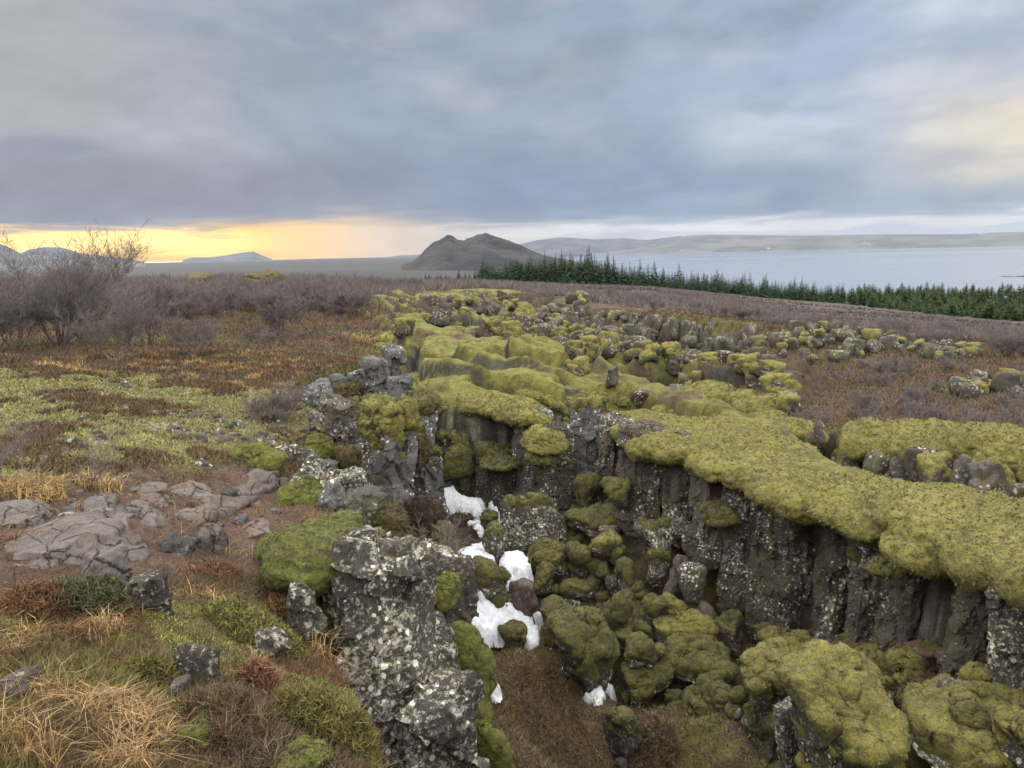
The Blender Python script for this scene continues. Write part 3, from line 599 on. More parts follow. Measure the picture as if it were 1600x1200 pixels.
def blob_mesh(balls, voxel, seed, lumps=((.45, .06), (.18, .03)), smooth=12, fine=.03):
    """one skin over overlapping pillows (x,y,z,rx,ry,rz)"""
    V0, F0 = ico(3); VV = []; FF = []
    for k, b in enumerate(balls): VV.append(V0*np.array(b[3:6])+np.array(b[:3])); FF.append(F0+k*len(V0))
    me = mesh('tmp', np.vstack(VV), np.vstack(FF)); o = bpy.data.objects.new('tmp', me); COL.objects.link(o)
    md = o.modifiers.new('r', 'REMESH'); md.mode = 'VOXEL'; md.voxel_size = voxel; sm = o.modifiers.new('s', 'SMOOTH'); sm.factor = .5; sm.iterations = smooth
    ev = o.evaluated_get(bpy.context.evaluated_depsgraph_get()); m2 = ev.to_mesh()
    V = np.empty(len(m2.vertices)*3); m2.vertices.foreach_get('co', V); V = V.reshape(-1, 3); N = np.empty(len(V)*3); m2.vertices.foreach_get('normal', N); N = N.reshape(-1, 3)
    L = np.empty(len(m2.loops), np.int32); m2.loops.foreach_get('vertex_index', L); Q = L.reshape(-1, 4) if len(L) == 4*len(m2.polygons) else None
    if Q is None: Q = np.array([list(p.vertices)[:3] for p in m2.polygons])
    ev.to_mesh_clear(); bpy.data.objects.remove(o); bpy.data.meshes.remove(me)
    d = 0
    for w, a in lumps: d = d+a*(1-wor3(V*np.array((1, 1, 1.6))+seed+.12*fb3(V, 3, 2, 4)[:, None], 1/w, 5)**2*1.3)
    d = d+fine*2.2*fb3(V*np.array((1, 1, 1.5))+seed, 4.5, 5, seed, .6)-fine*1.1*np.clip(1-np.abs(fb3(V*np.array((1, 1, 2))+seed*2, 3.1, 4, 33, .6))*5, 0, 1)
    return V+N*d[:, None], Q
def moss_mat_obj(outline, zoff, seed, label, spacing=.26, rad_=(.42, .15), voxel=.04, mat='moss', lip=.22, name='moss_carpet', lumps=((.5, .05), (.2, .025)), kind='stuff', ztop=None, cat='moss', inset=.1):
    P = np.array(outline); lo, hi = P.min(0), P.max(0); rg = np.random.default_rng(seed)
    gx, gy = np.meshgrid(np.arange(lo[0]-.5, hi[0]+.5, spacing), np.arange(lo[1]-.5, hi[1]+.5, spacing)); x = gx.ravel()+rg.uniform(-.4, .4, gx.size)*spacing; y = gy.ravel()+rg.uniform(-.4, .4, gx.size)*spacing
    s = sdf(x, y, P)+fb2(x*1.7, y*1.7, 4, seed)*.42; k = s > inset
    k0 = k.copy()
    for gp_, gw_, gd_ in GAPS: k &= seg_dist(x, y, gp_, False) > gw_*.9+rad_[0]*.45
    if k.sum() < .3*k0.sum(): k = k0
    x, y, s = x[k], y[k], s[k]
    z = plateau(x, y)+fb2(x*.8, y*.8, 3, seed+3)*.10+zoff
    if ztop is not None: z = ztop(x, y)+fb2(x*.8, y*.8, 3, seed+3)*.08+zoff
    edge = ss(.45, .05, s-inset); z = z-edge*lip*(.7+.5*fb2(x*1.1, y*1.1, 2, seed+8))
    sc = rg.uniform(.85, 1.12, len(x))*(1-.42*edge*rg.random(len(x)))
    V, Q = blob_mesh(np.stack([x, y, z, rad_[0]*sc, rad_[0]*sc*rg.uniform(.85, 1.15, len(x)), rad_[1]*sc*(1+.25*edge)], 1), voxel, seed, lumps)
    return link(name, moss_mesh(V, Q, mat, float(np.hypot(x.mean(), y.mean())), seed, 1.6), None, label, cat, None, kind)

# the moss blanket along the right-hand wall of the fissure
moss_mat_obj(A2((968,668,15.2),(1000,690,14.4),(1060,700,13.6),(1110,712,13.0),(1112,740,12.6),(1190,756,12.3),(1210,790,11.6),(1300,822,10.9),(1400,872,9.7),(1440,850,9.6),(1470,870,9.2),(1500,905,8.9),(1560,950,8.4),(1640,985,8.0),(1800,1040,7.4),
    (1800,860,9.8),(1600,802,10.8),(1450,772,12.0),(1340,738,13.4),(1300,708,14.2),(1230,690,15.0),(1160,658,16.2),(1090,652,16.6),(1040,640,17.4),(975,640,17.2)), .06, 11, 'thick yellow green moss blanket draped along the top of the long column wall', rad_=(.45, .16), voxel=.034)
moss_mat_obj(A2((640,605,19.5),(680,632,18.4),(700,650,17.9),(760,668,17.4),(790,690,16.9),(850,690,16.6),(862,660,17),(820,640,18.2),(770,615,19.4),(720,602,20.4),(660,596,20.4)), .08, 13, 'moss tongue reaching out above the dark block and the snow', rad_=(.42, .16), lip=.22)
moss_mat_obj(A2((795,622,19.6),(830,640,18.8),(900,645,18.6),(905,628,19.4),(850,612,20.4),(800,610,20.6)), .10, 17, 'short moss ledge behind the moss tongue', rad_=(.4, .16), lip=.22)
moss_mat_obj(A2((880,590,22.6),(905,612,21.2),(960,625,20.2),(1000,628,20),(1040,640,19.2),(1080,640,18.8),(1050,612,20.6),(960,596,22.4),(900,582,23.8)), .10, 19, 'long moss ledge behind the column wall, with rock under its lip', rad_=(.45, .17), lip=.22)
moss_mat_obj(A2((690,545,27.5),(660,562,25.5),(700,568,24.6),(735,575,23.8),(745,600,22.2),(800,605,21.6),(800,580,23.6),(790,560,25.6),(760,548,27.6)), .12, 23, 'moss ledge curling round the dark hollow', rad_=(.5, .26), lip=.3, voxel=.055)
moss_mat_obj(A2((585,535,31),(600,552,28.6),(660,548,28.6),(720,552,28),(760,540,29.5),(720,518,34),(640,515,34.5)), .15, 29, 'broad moss hump beyond the hollow', rad_=(.6, .3), lip=.3, voxel=.06, spacing=.34)
moss_mat_obj(A2((628,565,21.5),(640,590,20),(670,605,19.4),(690,600,19.6),(660,575,21.2),(640,560,22.4)), .02, 31, 'moss slope at the far end of the fissure beside the grey block', rad_=(.4, .16), lip=.22)
moss_mat_obj(A2((1150,655,16.9),(1200,672,16.4),(1240,690,15.6),(1300,690,15.4),(1280,672,16.4),(1210,648,18)), .12, 37, 'narrow moss strip beside the knobbly rock above the side trench', rad_=(.4, .22))
moss_mat_obj(A2((1310,690,15.9),(1340,700,15.8),(1400,716,15.4),(1490,738,15),(1600,764,14.4),(1800,800,13),(1800,770,14.5),(1600,740,15.8),(1480,700,16.9),(1400,685,17.4),(1330,672,17.6)), .05, 41, 'lumpy moss ledge along the side trench wall', rad_=(.4, .18), lip=.3, lumps=((.5, .1), (.22, .03)))

# columns of the right-hand wall, far to near
WALL = [
 (684,744,690,800,17.3,'wall','dark column under a round moss cap beside the topmost snow','olive'),
 (748,808,716,800,16.9,'wall','black square block under the moss tongue, moss rim on top','olive'),
 (806,862,652,805,16.6,'grey','pale lichened column below the tip of the moss tongue',None),
 (838,892,672,790,16.2,'wall','stepped column with two moss shelves next to the pale lichened column',None),
 (884,948,634,775,16.9,'grey','brown grey column group between the stepped column and the long wall','moss'),
 (936,978,655,800,15.8,'wall','narrow column set back at the start of the long wall',None),
 (970,1044,676,812,14.6,'wall','smooth tall column, first under the moss blanket',None),
 (1044,1090,692,815,13.9,'wall','slim column with a dark crack on either side under the moss blanket',None),
 (1082,1136,742,884,13.1,'wall','column with a moss cushion on its shoulder, above the cave',None),
 (1130,1192,745,985,12.9,'wall','recessed column with bluish black stains right of the cave',None),
 (1186,1276,752,1015,12.2,'wall','broad column thick with pale lichen where the moss edge begins to rise',None),
 (1276,1332,800,1020,11.4,'wall','leaning column with a moss hook growing on it',None),
 (1328,1378,820,1020,10.9,'wall','narrow column between the moss hook and the pale smooth face',None),
 (1374,1462,838,1030,10.3,'wall','column with a pale smooth face high up',None),
 (1450,1500,860,1040,10.4,'wall','dark recessed column above the reddish block',None),
 (1486,1560,870,1120,9.3,'wall','tall leaning column past the reddish block',None),
 (1552,1640,905,1180,8.5,'lichen','nearest wall column, heavily spotted with white lichen',None),
 (1640,1740,930,1200,7.9,'wall','column of the wall at the very edge of the view',None),
]
for k, (u0, u1, vt, vb, r, mt, lab, mm) in enumerate(WALL):
    column(u0, u1, vt, vb, r, 100+k, mt, lab, mmat=mm, group='columns of the fissure wall', lean=(.05 if k in (11, 12, 15) else 0, 0), depth=1.0 if u1-u0 > 60 else 1.3, drop=0.0 if k == 8 else .5)
# dark recesses and broken rock behind the columns
# left-hand wall
LEFT = [
 (568,642,648,850,12.3,'grey','split grey pillar with bright lichen on its outer edge','moss',.35),
 (533,586,700,850,12.0,'wall','dark slab leaning against the split grey pillar',None,0),
 (632,692,712,812,13.6,'grey','white spotted block standing over the topmost snow','olive',.5),
 (634,676,632,730,14.6,'grey','small lichened pillar with moss steps behind the split grey pillar','olive',.5),
 (476,536,722,850,10.0,'grey','split grey rock with sharp edges on the near side of the dark slab',None,0),
 (508,566,752,850,9.5,'lichen','whitish crusted block at the foot of the dark slab',None,0),
 (436,486,712,775,9.9,'lichen','pale crusted block along the broken rim',None,0),
 (500,556,632,715,13.4,'wall','dark block in the recess behind the dark slab',None,0),
 (470,516,612,690,14.6,'grey','grey block at the head of the recess',None,0),
 (548,598,640,700,14.2,'wall','shadowed block between the split grey pillar and the overhanging hump','olive',.5),
 (516,572,588,660,16.3,'grey','grey slab under the overhanging moss hump',None,0),
 (564,606,566,655,16.6,'grey','pale grey slab with a clean vertical face next to the overhanging moss hump',None,0),
 (598,626,548,650,17.2,'grey','thin upright grey slab at the moss hump corner',None,0),
 (610,644,594,660,15.8,'grey','stubby grey slab at the foot of the upright slabs',None,0),
]
for k, (u0, u1, vt, vb, r, mt, lab, mm, cv) in enumerate(LEFT):
    column(u0, u1, vt, vb, r, 140+k, mt, lab, mmat=mm, cover=cv, group='slabs of the opposite fissure wall', top_slope=.3, depth=1.0, drop=.6)
column(478,688,902,1215,5.2,171,'lichen','big black rock face crusted with white lichen, nearest the viewer', name='lichen_rock', depth=.95, top_slope=.1, cat='rock face', drop=.8, back=.42, rough=1.3, lean=(.02,.05))
column(596,748,1122,1260,4.9,172,'lichen','low lichen ledge at the foot of the big black rock face', name='lichen_rock', depth=.7, top_slope=.2, cat='rock face', rough=1.4, drop=.6)
column(655,728,905,1010,7.3,173,'wall','dark wet rock between the big rock face and the snow', name='rock_outcrop', depth=1.2, cat='rock')
column(638,704,880,975,7.6,174,'lichen','cracked pale rock behind the bright moss cushion', name='rock_outcrop', depth=1.1, cat='rock')
moss_mat_obj(A2((450,925,5.55),(500,935,5.35),(560,925,5.45),(612,915,5.75),(595,880,6.2),(580,835,6.9),(545,818,7.2),(490,835,7.0),(440,880,6.4)), .30, 43, 'bright green moss pillow on top of the big black rock face', spacing=.16, rad_=(.24, .15), voxel=.025, mat='mossg', lip=.18, name='moss_cushion', lumps=((.3, .05), (.11, .018)), kind=None, cat='moss cushion')
moss_mat_obj(A2((470,600,15.6),(520,600,15.6),(560,592,16.1),(592,575,16.9),(615,556,17.9),(600,542,19.5),(540,552,19.3),(480,570,17.9)), .18, 47, 'moss hump overhanging the grey slabs', spacing=.3, rad_=(.5, .18), mat='grassmoss', lip=.3, kind=None, name='moss_cushion', cat='moss cushion')


# ------------------------------------------------------------------ boulders heaped in the fissure
# (u0, v0, u1, v1, rock, moss or None, cover, thickness, label)
BO = [
 (784,774,886,872,'lichen','olive',.62,.10,'tall angular boulder with a slanting moss strip, standing above the snow'),
 (888,746,944,800,'wall','olive',-.2,.10,'rounded mossy boulder at the wall foot, beside the one with an orange patch'),
 (945,750,996,790,'wall','olive',-.2,.10,'mossy boulder with a small orange patch on top, against the wall'),
 (892,792,986,838,'wall','olive',-.1,.10,'wide flat mossy boulder below the orange patched one'),
 (828,828,879,857,'wall','olive',.0,.08,'small flat mossy boulder beside the tall angular boulder'),
 (820,852,903,896,'wall','olive',-.2,.12,'big pillow shaped mossy boulder right of the snow'),
 (888,853,920,907,'wall','olive',-.3,.08,'narrow upright mossy boulder touching the big pillow shaped one'),
 (917,834,987,878,'wall','moss',.0,.10,'bean shaped brightly mossed boulder in the middle of the heap'),
 (917,870,956,907,'wall','olive',-.3,.08,'round mossy boulder under the bean shaped one'),
 (953,876,993,922,'wall','olive',-.3,.09,'squarish mossy boulder under the bean shaped one'),
 (1006,856,1044,914,'wall','olive',.0,.09,'mossy boulder beside the reddish brown rock'),
 (996,812,1062,868,'lichen','olive',.6,.07,'ledge shaped rock with a flat moss lid'),
 (1038,862,1080,928,'brownrock',None,0,0,'reddish brown bare rock leaning by the cave mouth'),
 (830,882,874,920,'wall','olive',-.1,.08,'low mossy boulder beneath the big pillow shaped one'),
 (942,930,1002,1002,'wall','olive',-.3,.10,'tall domed mossy boulder in the middle of the fissure'),
 (1000,938,1036,984,'wall','olive',-.2,.08,'small mossy boulder behind the tall domed one'),
 (862,956,974,1078,'lichen','olive',.02,.12,'largest boulder of the fissure floor, moss hood over dark lichened rock'),
 (834,944,932,1034,'wall','olive',.15,.10,'dark boulder with a sloping moss back, half behind the largest one'),
 (1034,938,1083,982,'wall','moss',-.1,.09,'upright mossy knob behind the saddle shaped boulder'),
 (1022,966,1118,1022,'lichen','moss',.25,.11,'saddle shaped mossy boulder with lichened flank'),
 (1066,928,1124,970,'brownrock',None,0,0,'brown bare boulder lying below the cave mouth'),
 (948,1028,1045,1090,'wall','olive',-.15,.10,'broad mossy boulder above the brown tussock'),
 (1042,1002,1142,1062,'lichen','olive',.1,.12,'wide mossy boulder with white lichen under its lip'),
 (980,998,1024,1034,'wall','olive',-.2,.08,'little mossy boulder wedged between the domed and the broad one'),
 (1078,1064,1140,1108,'wall','olive',-.2,.10,'mossy boulder in the lower heap with a dark gap beneath'),
 (1062,1094,1142,1140,'wall','olive',-.1,.10,'mossy boulder with a curl of dry white lichen'),
 (942,1110,1002,1178,'lichen','olive',.1,.08,'dark mossy boulder at the foot of the brown tussock'),
 (1084,1144,1122,1184,'wall','olive',-.2,.07,'small round boulder left of the upright mossy block'),
 (690,805,745,835,'brownrock','brownmoss',.1,.06,'brown mossed stone lying in the upper snow'),
 (698,828,744,860,'wall','brownmoss',.0,.06,'dark brown stone between two snow patches'),
 (742,800,788,830,'wall','olive',.1,.06,'low dark mossy stone at the edge of the upper snow'),
 (756,820,797,886,'wall','olive',.35,.06,'dark upright stone with a dab of snow on it'),
 (732,878,795,936,'wall','olive',-.1,.08,'dark mossy boulder between the snow patches'),
 (790,900,846,978,'brownrock',None,0,0,'brown topped block with a flat broken face beside the lower snow'),
 (780,980,828,1020,'wall','olive',-.1,.07,'mossy stone at the lower end of the snow'),
 (840,1014,874,1040,'wall','olive',-.1,.06,'small mossy stone below the largest boulder'),
 (1152,1018,1268,1075,'lichen','moss',-.05,.13,'rolling moss covered boulder in front of the column feet'),
 (1148,1036,1232,1118,'lichen','moss',.18,.13,'mossy boulder with a tall lichened front beneath the rolling one'),
 (1195,994,1268,1030,'wall','moss',-.1,.10,'mossy stone pressed against the foot of the broad column'),
 (1266,1002,1312,1078,'lichen',None,0,0,'bare lichen white ridge of rock between two mossy boulders'),
 (1302,1002,1356,1036,'wall','olive',-.1,.09,'mossy stone against the foot of the leaning column'),
 (1300,1032,1392,1080,'lichen','moss',.05,.12,'sloping mossy boulder behind the great moss boulder'),
 (1336,1022,1394,1070,'wall','moss',-.2,.10,'rounded mossy hump next to the sloping boulder'),
 (1384,1022,1456,1088,'wall','moss',-.1,.12,'mossy boulder in front of the reddish block'),
 (1412,996,1484,1052,'brownrock','olive',.75,.05,'reddish angular block with dark moss on top, at the wall foot'),
 (1466,1052,1526,1120,'lichen',None,0,0,'white lichened rock slanting against the tall leaning column'),
 (1508,1050,1540,1080,'wall','moss',-.2,.07,'round moss ball perched on the white lichened rock'),
 (1226,1056,1394,1215,'lichen','moss',.08,.16,'great moss boulder, brightest and largest at the bottom of the view'),
 (1160,1112,1226,1174,'lichen','olive',.1,.10,'upright mossy block with a white edge, left of the great moss boulder'),
 (1212,1080,1262,1205,'lichen',None,0,0,'dark lichened rock squeezed beside the great moss boulder'),
 (1398,1090,1640,1200,'lichen','moss',.10,.14,'long moss covered slab slanting down to the corner'),
 (1396,1064,1480,1126,'wall','grassmoss',-.1,.10,'brownish mossed boulder above the long slab'),
 (1386,1132,1466,1215,'lichen',None,0,0,'bare lichened rock between the great boulder and the long slab'),
 (1120,1178,1238,1230,'lichen','moss',-.1,.12,'mossy boulder cut by the lower edge of the view'),
 (1098,1048,1148,1082,'wall','olive',-.2,.09,'small rounded boulder left of the tall lichened front'),
 (1098,1080,1146,1116,'wall','olive',-.2,.08,'mossy stone stacked below the small rounded one'),
 (1130,1106,1162,1142,'lichen','olive',.1,.07,'little mossy stone by the upright block'),
 (1318,1062,1362,1104,'lichen',None,0,0,'speckled bare rock peeping out above the great moss boulder'),
 (1366,1076,1418,1134,'lichen','olive',.75,.05,'pointed lichened rock behind the long slab'),
 (1478,1100,1560,1150,'wall','olive',.1,.09,'dark boulder between the long slab and the leaning column'),
 (1240,1180,1392,1240,'wall','moss',-.1,.12,'mossy boulder in front of the great moss boulder'),
 (1560,1120,1660,1200,'wall','moss',.1,.12,'mossy boulder at the foot of the nearest wall column'),
 (880,905,945,950,'wall','olive',.15,.08,'dark boulder behind the largest one, moss on its crown'),
 (1060,880,1100,935,'wall',None,0,0,'dark rock at the side of the cave mouth'),
 (1100,960,1175,1010,'wall','olive',.5,.06,'grey block lying below the recessed column'),
 (760,930,800,965,'wall','olive',.2,.05,'flat dark stone melting out of the lower snow'),
]
for k, (u0, v0, u1, v1, rm, mm, cv, th, lab) in enumerate(BO):
    r = fr((u0+u1)/2, v1-4)
    box_boulder(u0, v0, u1, v1, r, 300+k, rm, mm, cv+.27, th*1.2, lab, n=5 if (u1-u0) > 70 else 4, lump=.28 if u1-u0 < 80 else .50, depth=1.0, **(dict(planes=13, k=8, noise_=.085) if u1-u0 > 84 else {}))
rg = np.random.default_rng(77)
for k in range(170):                      # the smaller stones that fill the heap
    u = rg.uniform(820, 1560); v = rg.uniform(800, 1200)
    lo = np.interp(u, [820, 900, 1000, 1100, 1200, 1400, 1560], [790, 780, 800, 930, 985, 1030, 1100])
    if v < lo or (u < 960 and v > 1030) or (u < 860 and v > 870): continue
    w = rg.uniform(14, 44); r = fr(u, v); 
    box_boulder(u-w/2, v-w*.4, u+w/2, v+w*.4, r, 500+k, 'wall', 'olive' if rg.random() < .8 else None, rg.uniform(-.3, .2), .07, 'small olive or bare stone filling the gaps of the boulder heap', cat='stone', name='stone', group='stones filling the boulder heap', n=3 if w < 40 else 4, lump=.2)
# cushions on the wall
for k, (u0, v0, u1, v1, r, mm, lab) in enumerate([
 (1096,788,1148,822,12.75,'olive','moss cushion on the shoulder of the column above the cave'),
 (1326,854,1372,892,11.0,'olive','moss hook hanging on the leaning column'),
 (1368,880,1414,900,10.0,'olive','thin moss shelf under the pale smooth face'),
 (828,700,876,724,15.8,'moss','lower moss shelf of the stepped column'),
 (818,668,890,702,15.9,'moss','upper moss shelf of the stepped column'),
 (684,690,744,740,16.9,'olive','round moss cap on the dark column beside the topmost snow'),
 (752,714,808,732,16.5,'olive','moss rim on the black square block'),
 (632,688,678,722,13.3,'grassmoss','moss cushion on top of the white spotted block'),
 (628,658,664,694,13.9,'grassmoss','moss step behind the split grey pillar'),
 (672,820,703,852,11.5,'olive','rounded mossy stone on the near bank of the snow'),
 (680,862,726,918,9.4,'olive','mossy bulge of the near bank under the bare twigs'),
 (667,904,711,946,6.9,'mossg','bright round moss cushion at the back of the big rock face'),
 (682,978,757,1120,6.1,'mossg','tall green moss clump on the flank of the big rock face'),
 (734,1142,790,1230,5.7,'mossg','green moss lump at the lower edge by the lichen ledge'),
 (545,782,668,905,8.6,'grassmoss','grassy moss mound on the near rim, straw coloured on top'),
 (640,775,690,850,11.8,'brownmoss','brown mossy bank below the white spotted block'),
 (428,688,516,724,10.8,'grassmoss','brown and green mound at the broken rim'),
 (482,686,514,718,10.3,'mossg','small bright moss dome at the broken rim'),
 (515,700,562,740,10.4,'grassmoss','moss clump hanging over the rim beside the dark slab'),
 (445,755,508,800,8.2,'mossg','green moss patch at the end of the bare soil'),
 (345,700,440,745,9.6,'mossg','bright moss swelling behind the lava slabs'),
]):
    box_boulder(u0, v0, u1, v1, r, 700+k, 'wall' if k < 8 else 'lichen', mm, -.75 if k not in (1,) else -.3, .08, lab, n=5, lump=.22, name='moss_cushion', cat='moss cushion', noise_=.12, k=5)

# ------------------------------------------------------------------ snow
def snow(pts, seed, label, h=.09, rr=None):
    W = np.array([at_r(u, v, fr(u, v) if rr is None else rr)[:2] for u, v in pts]); lo, hi = W.min(0)-.3, W.max(0)+.3; st = max(.02, (hi-lo).max()/90)
    gx, gy = np.meshgrid(np.arange(lo[0], hi[0], st), np.arange(lo[1], hi[1], st)); x, y = gx.ravel(), gy.ravel()
    d = sdf(x, y, W)+fb2(x*3.4, y*3.4, 4, seed, .6)*.20-.015
    zb = np.array([at_r(u, v, fr(u, v) if rr is None else rr)[2] for u, v in pts]); w = 0; z0 = 0
    for p, zz in zip(W, zb):
        k = 1/((x-p[0])**2+(y-p[1])**2+.05)**1.5; w = w+k; z0 = z0+k*zz
    z0 = z0/w+.17; z = z0+np.where(d > 0, h*(1-np.exp(-np.maximum(d, 0)*9))+fb2(x*2.5, y*2.5, 4, seed+4)*.05, -.35*ss(0, -.12, d))
    nx = gx.shape[1]; ny = gx.shape[0]; i = np.arange(ny-1)[:, None]*nx+np.arange(nx-1)[None, :]; q = np.stack([i, i+1, i+nx+1, i+nx], -1).reshape(-1, 4); q = q[(d[q] > -.14).all(1)]
    V, q = compact(np.stack([x, y, z], 1), q); return link('snow_patch', mesh('snow_patch', V, q, MT['snow']), None, label, 'snow', 'snow patches in the fissure')
SN = [([(680,764),(708,762),(716,784),(748,786),(762,804),(740,818),(716,812),(694,826),(672,818)],'topmost snow patch below the white spotted block'),
 ([(735,828),(758,824),(754,842),(740,842)],'small snow strip under the brown mossed stone'),
 ([(768,796),(792,792),(790,806),(770,806)],'snow sliver left of the tall angular boulder'),
 ([(698,856),(728,848),(732,864),(762,858),(768,890),(738,906),(714,896)],'snow patch between the stones in mid fissure'),
 ([(784,880),(812,876),(820,896),(798,910),(784,900)],'snow wedge above the brown topped block'),
 ([(734,918),(752,922),(750,940),(736,934)],'little snow strip leading down to the lower patch'),
 ([(716,958),(738,928),(794,930),(806,960),(816,972),(838,966),(838,984),(842,1026),(820,1012),(800,996),(760,998),(718,996)],'largest snow patch, beside the brown topped block'),
 ([(922,1096),(944,1084),(946,1108),(938,1120),(926,1116)],'lone snow patch near the brown tussock'),
 ([(752,1062),(764,1060),(768,1074),(756,1078)],'tiny snow scrap beside the tall green moss clump'),
 ([(886,930),(910,934),(906,944),(890,944)],'snow remnant in the middle of the boulder heap'),
 ([(878,1052),(886,1050),(886,1060),(880,1060)],'snow crumb on the brown floor under the largest boulder')]
for k, (p, lab) in enumerate(SN): snow(p, 40+k, lab)

# ------------------------------------------------------------------ lava slabs and stones on the near bank
def ground_box(u0, v0, u1, v1, seed, rm, lab, mm=None, cover=.4, name='rock', cat='rock', depth=1.0, group=None, thick=.05, **kw):
    g = gp((u0+u1)/2, v1); r = float(np.hypot(*g)); return box_boulder(u0, v0+(v1-v0)*.12, u1, v1, r, seed, rm, mm, cover, thick, lab, depth=depth, name=name, cat=cat, group=group, sink=.55, **{**dict(planes=13, k=9, noise_=.17), **kw})
def slab(u0, v0, u1, v1, seed, rm, lab, h=.16, name='lava_slab'):
    a, b = gp((u0+u1)/2, v0), gp((u0+u1)/2, v1); c = (a+b)/2; r = float(np.hypot(*c)); w = (u1-u0)*px_m((u0+u1)/2, (v0+v1)/2, r); d = float(np.hypot(*(b-a)))
    z = tz(*c); return boulder((c[0], c[1], z-h*.25), (w*1.22, d*1.25, h*1.5), math.atan2(-c[0], c[1]), seed, rm, None, 0, 0, lab, cat='slab', name=name, n=5, planes=16, k=14, noise_=.10)
for k, (q, rm, lab, h) in enumerate([
 ((20,832,196,925),'slab','big ropy lava slab with wrinkled surface, lowest of the slabs',.20),
 ((-60,795,118,828),'slab','long flat lava slab at the edge of the straw grass',.14),
 ((285,808,358,842),'slab','raised lava slab behind the white spotted block',.22),
 ((286,788,394,822),'slab','cracked lava slab beside the two dark stones',.16),
 ((362,740,438,772),'slab','smooth lava slab at the top of the bare soil',.15),
 ((240,748,350,786),'slab','flat broken lava slab in the middle of the outcrop',.12),
 ((200,764,256,790),'slab','thin lava slab at the upper edge of the outcrop',.10),
 ((215,778,270,800),'slab','worn lava slab between the thin slab and the cube shaped stone',.10),
 ((128,786,178,818),'slab','lava slab with a pale stone end near the dry grass',.16),
 ((195,795,236,822),'slab','small lava slab sunk in red soil',.10),
 ((160,826,200,858),'slab','rounded lava slab next to the ropy one',.14),
 ((218,816,262,846),'slab','pointed lava slab in red soil',.14),
 ((372,826,424,848),'slab','low slab half buried in the bare soil',.07),
 ((100,838,150,862),'slab','lava slab joined to the back of the ropy one',.12),
 ((150,800,200,828),'slab','knobbly lava slab between pale stone end and red soil',.12),
]): slab(*q, 800+k, rm, lab, h)
for k, (q, rm, lab, kw) in enumerate([
 ((300,810,360,868),'slab','brown block with a white lichen blotch on its face',{}),
 ((236,832,300,874),'darkstone','dark wedge shaped block left of the white blotched one',{}),
 ((288,778,312,798),'brownrock','dark brown cube shaped stone lying on the slabs',{}),
 ((342,762,374,790),'darkstone','blue grey faceted stone at the end of the slabs',{}),
 ((360,775,386,794),'darkstone','smaller grey stone leaning on the faceted one',{}),
 ((80,796,116,824),'lichen','grey stone with a white lichen tip beside the dry grass',{}),
 ((350,803,390,830),'darkstone','grey broken stone at the slab corner',{}),
 ((302,714,334,742),'rubble','round grey lichen ball of rock on the moss field',{}),
 ((196,880,268,975),'lichen','white crusted rock with a dark hollow behind the heath',{'depth':.8}),
 ((118,840,200,945),'slab','rounded front of the outcrop with yellow lichen',{'depth':.7}),
 ((276,985,402,1105),'lichen','grey lichened boulder with a dark cleft beside it, near the red fern',{'depth':.8}),
 ((440,902,506,968),'lichen','pale lichened knob under the moss pillow',{}),
 ((240,1058,300,1112),'rubble','white lichened stone in the near heath',{}),
 ((150,1068,192,1112),'slab','small pointed stone in the dry grass',{}),
 ((-20,1040,62,1095),'rubble','rough grey stone at the edge of the dry grass',{}),
 ((405,1160,530,1225),'lichen','dark stone with moss at the lower edge',{'mm':'mossg','cover':.1}),
 ((276,1120,332,1165),'wall','mossy hump poking out of the heather',{'mm':'mossg','cover':-.3}),
 ((400,975,450,1015),'lichen','small dark lichened stone above the cleft boulder',{}),
 ((455,700,520,775),'lichen','crumbling pale rock along the rim, below the brown mound',{}),
 ((495,735,545,800),'grey','grey split rock dropping into the fissure',{}),
 ((520,755,600,812),'rubble','low whitish rubble ledge at the foot of the dark slab',{}),
 ((480,630,515,680),'rubble','lichened rocks at the head of the rim gully',{}),
]): ground_box(*q, 840+k, rm, lab, n=5, **kw)


# ------------------------------------------------------------------ rubble of the farther walls
def make_rock_kind(seed, size, rm, mm, cover, thick, label, cat, group, n=3, name='boulder', lump=.3):
    return boulder((0, 0, -500), size, 0, seed, rm, mm, cover, thick, label, cat=cat, group=group, n=n, lump=lump, name=name)
def copy_thing(o, loc, rz, sc, label=None, tilt=0):
    c = o.copy(); COL.objects.link(c); c.location = loc; c.rotation_euler = (tilt, tilt*.7, rz); c.scale = sc if hasattr(sc, '__len__') else (sc,)*3
    if label: c['label'] = label
    for ch in o.children:
        d = ch.copy(); COL.objects.link(d); d.parent = c
    return c
def drop(kinds, x, y, sz, seed, sink=.2, flat=(.6, .95)):
    g = np.random.default_rng(seed); x, y = np.asarray(x, float), np.asarray(y, float); z = tzv(x, y) if len(x) else []
    for i in range(len(x)):
        k = kinds[g.integers(len(kinds))]; s_ = sz[i] if hasattr(sz, '__len__') else sz
        sc = (s_*g.uniform(.8, 1.25), s_*g.uniform(.8, 1.25), s_*g.uniform(*flat)); loc = (x[i], y[i], z[i]+sc[2]*(.5-sink)-.02)
        if k.location.z < -400: k.location = loc; k.rotation_euler = (0, 0, g.uniform(0, 6.28)); k.scale = sc
        else: copy_thing(k, loc, g.uniform(0, 6.28), sc, tilt=g.uniform(-.25, .25))
def in_poly(poly, n, seed, mn=0.0):
    g = np.random.default_rng(seed); P = np.array(poly); lo, hi = P.min(0), P.max(0); X, Y = [], []
    while len(X) < n:
        x = g.uniform(lo[0], hi[0], 400); y = g.uniform(lo[1], hi[1], 400); k = sdf(x, y, P) > mn; X += list(x[k]); Y += list(y[k])
    return np.array(X[:n]), np.array(Y[:n])
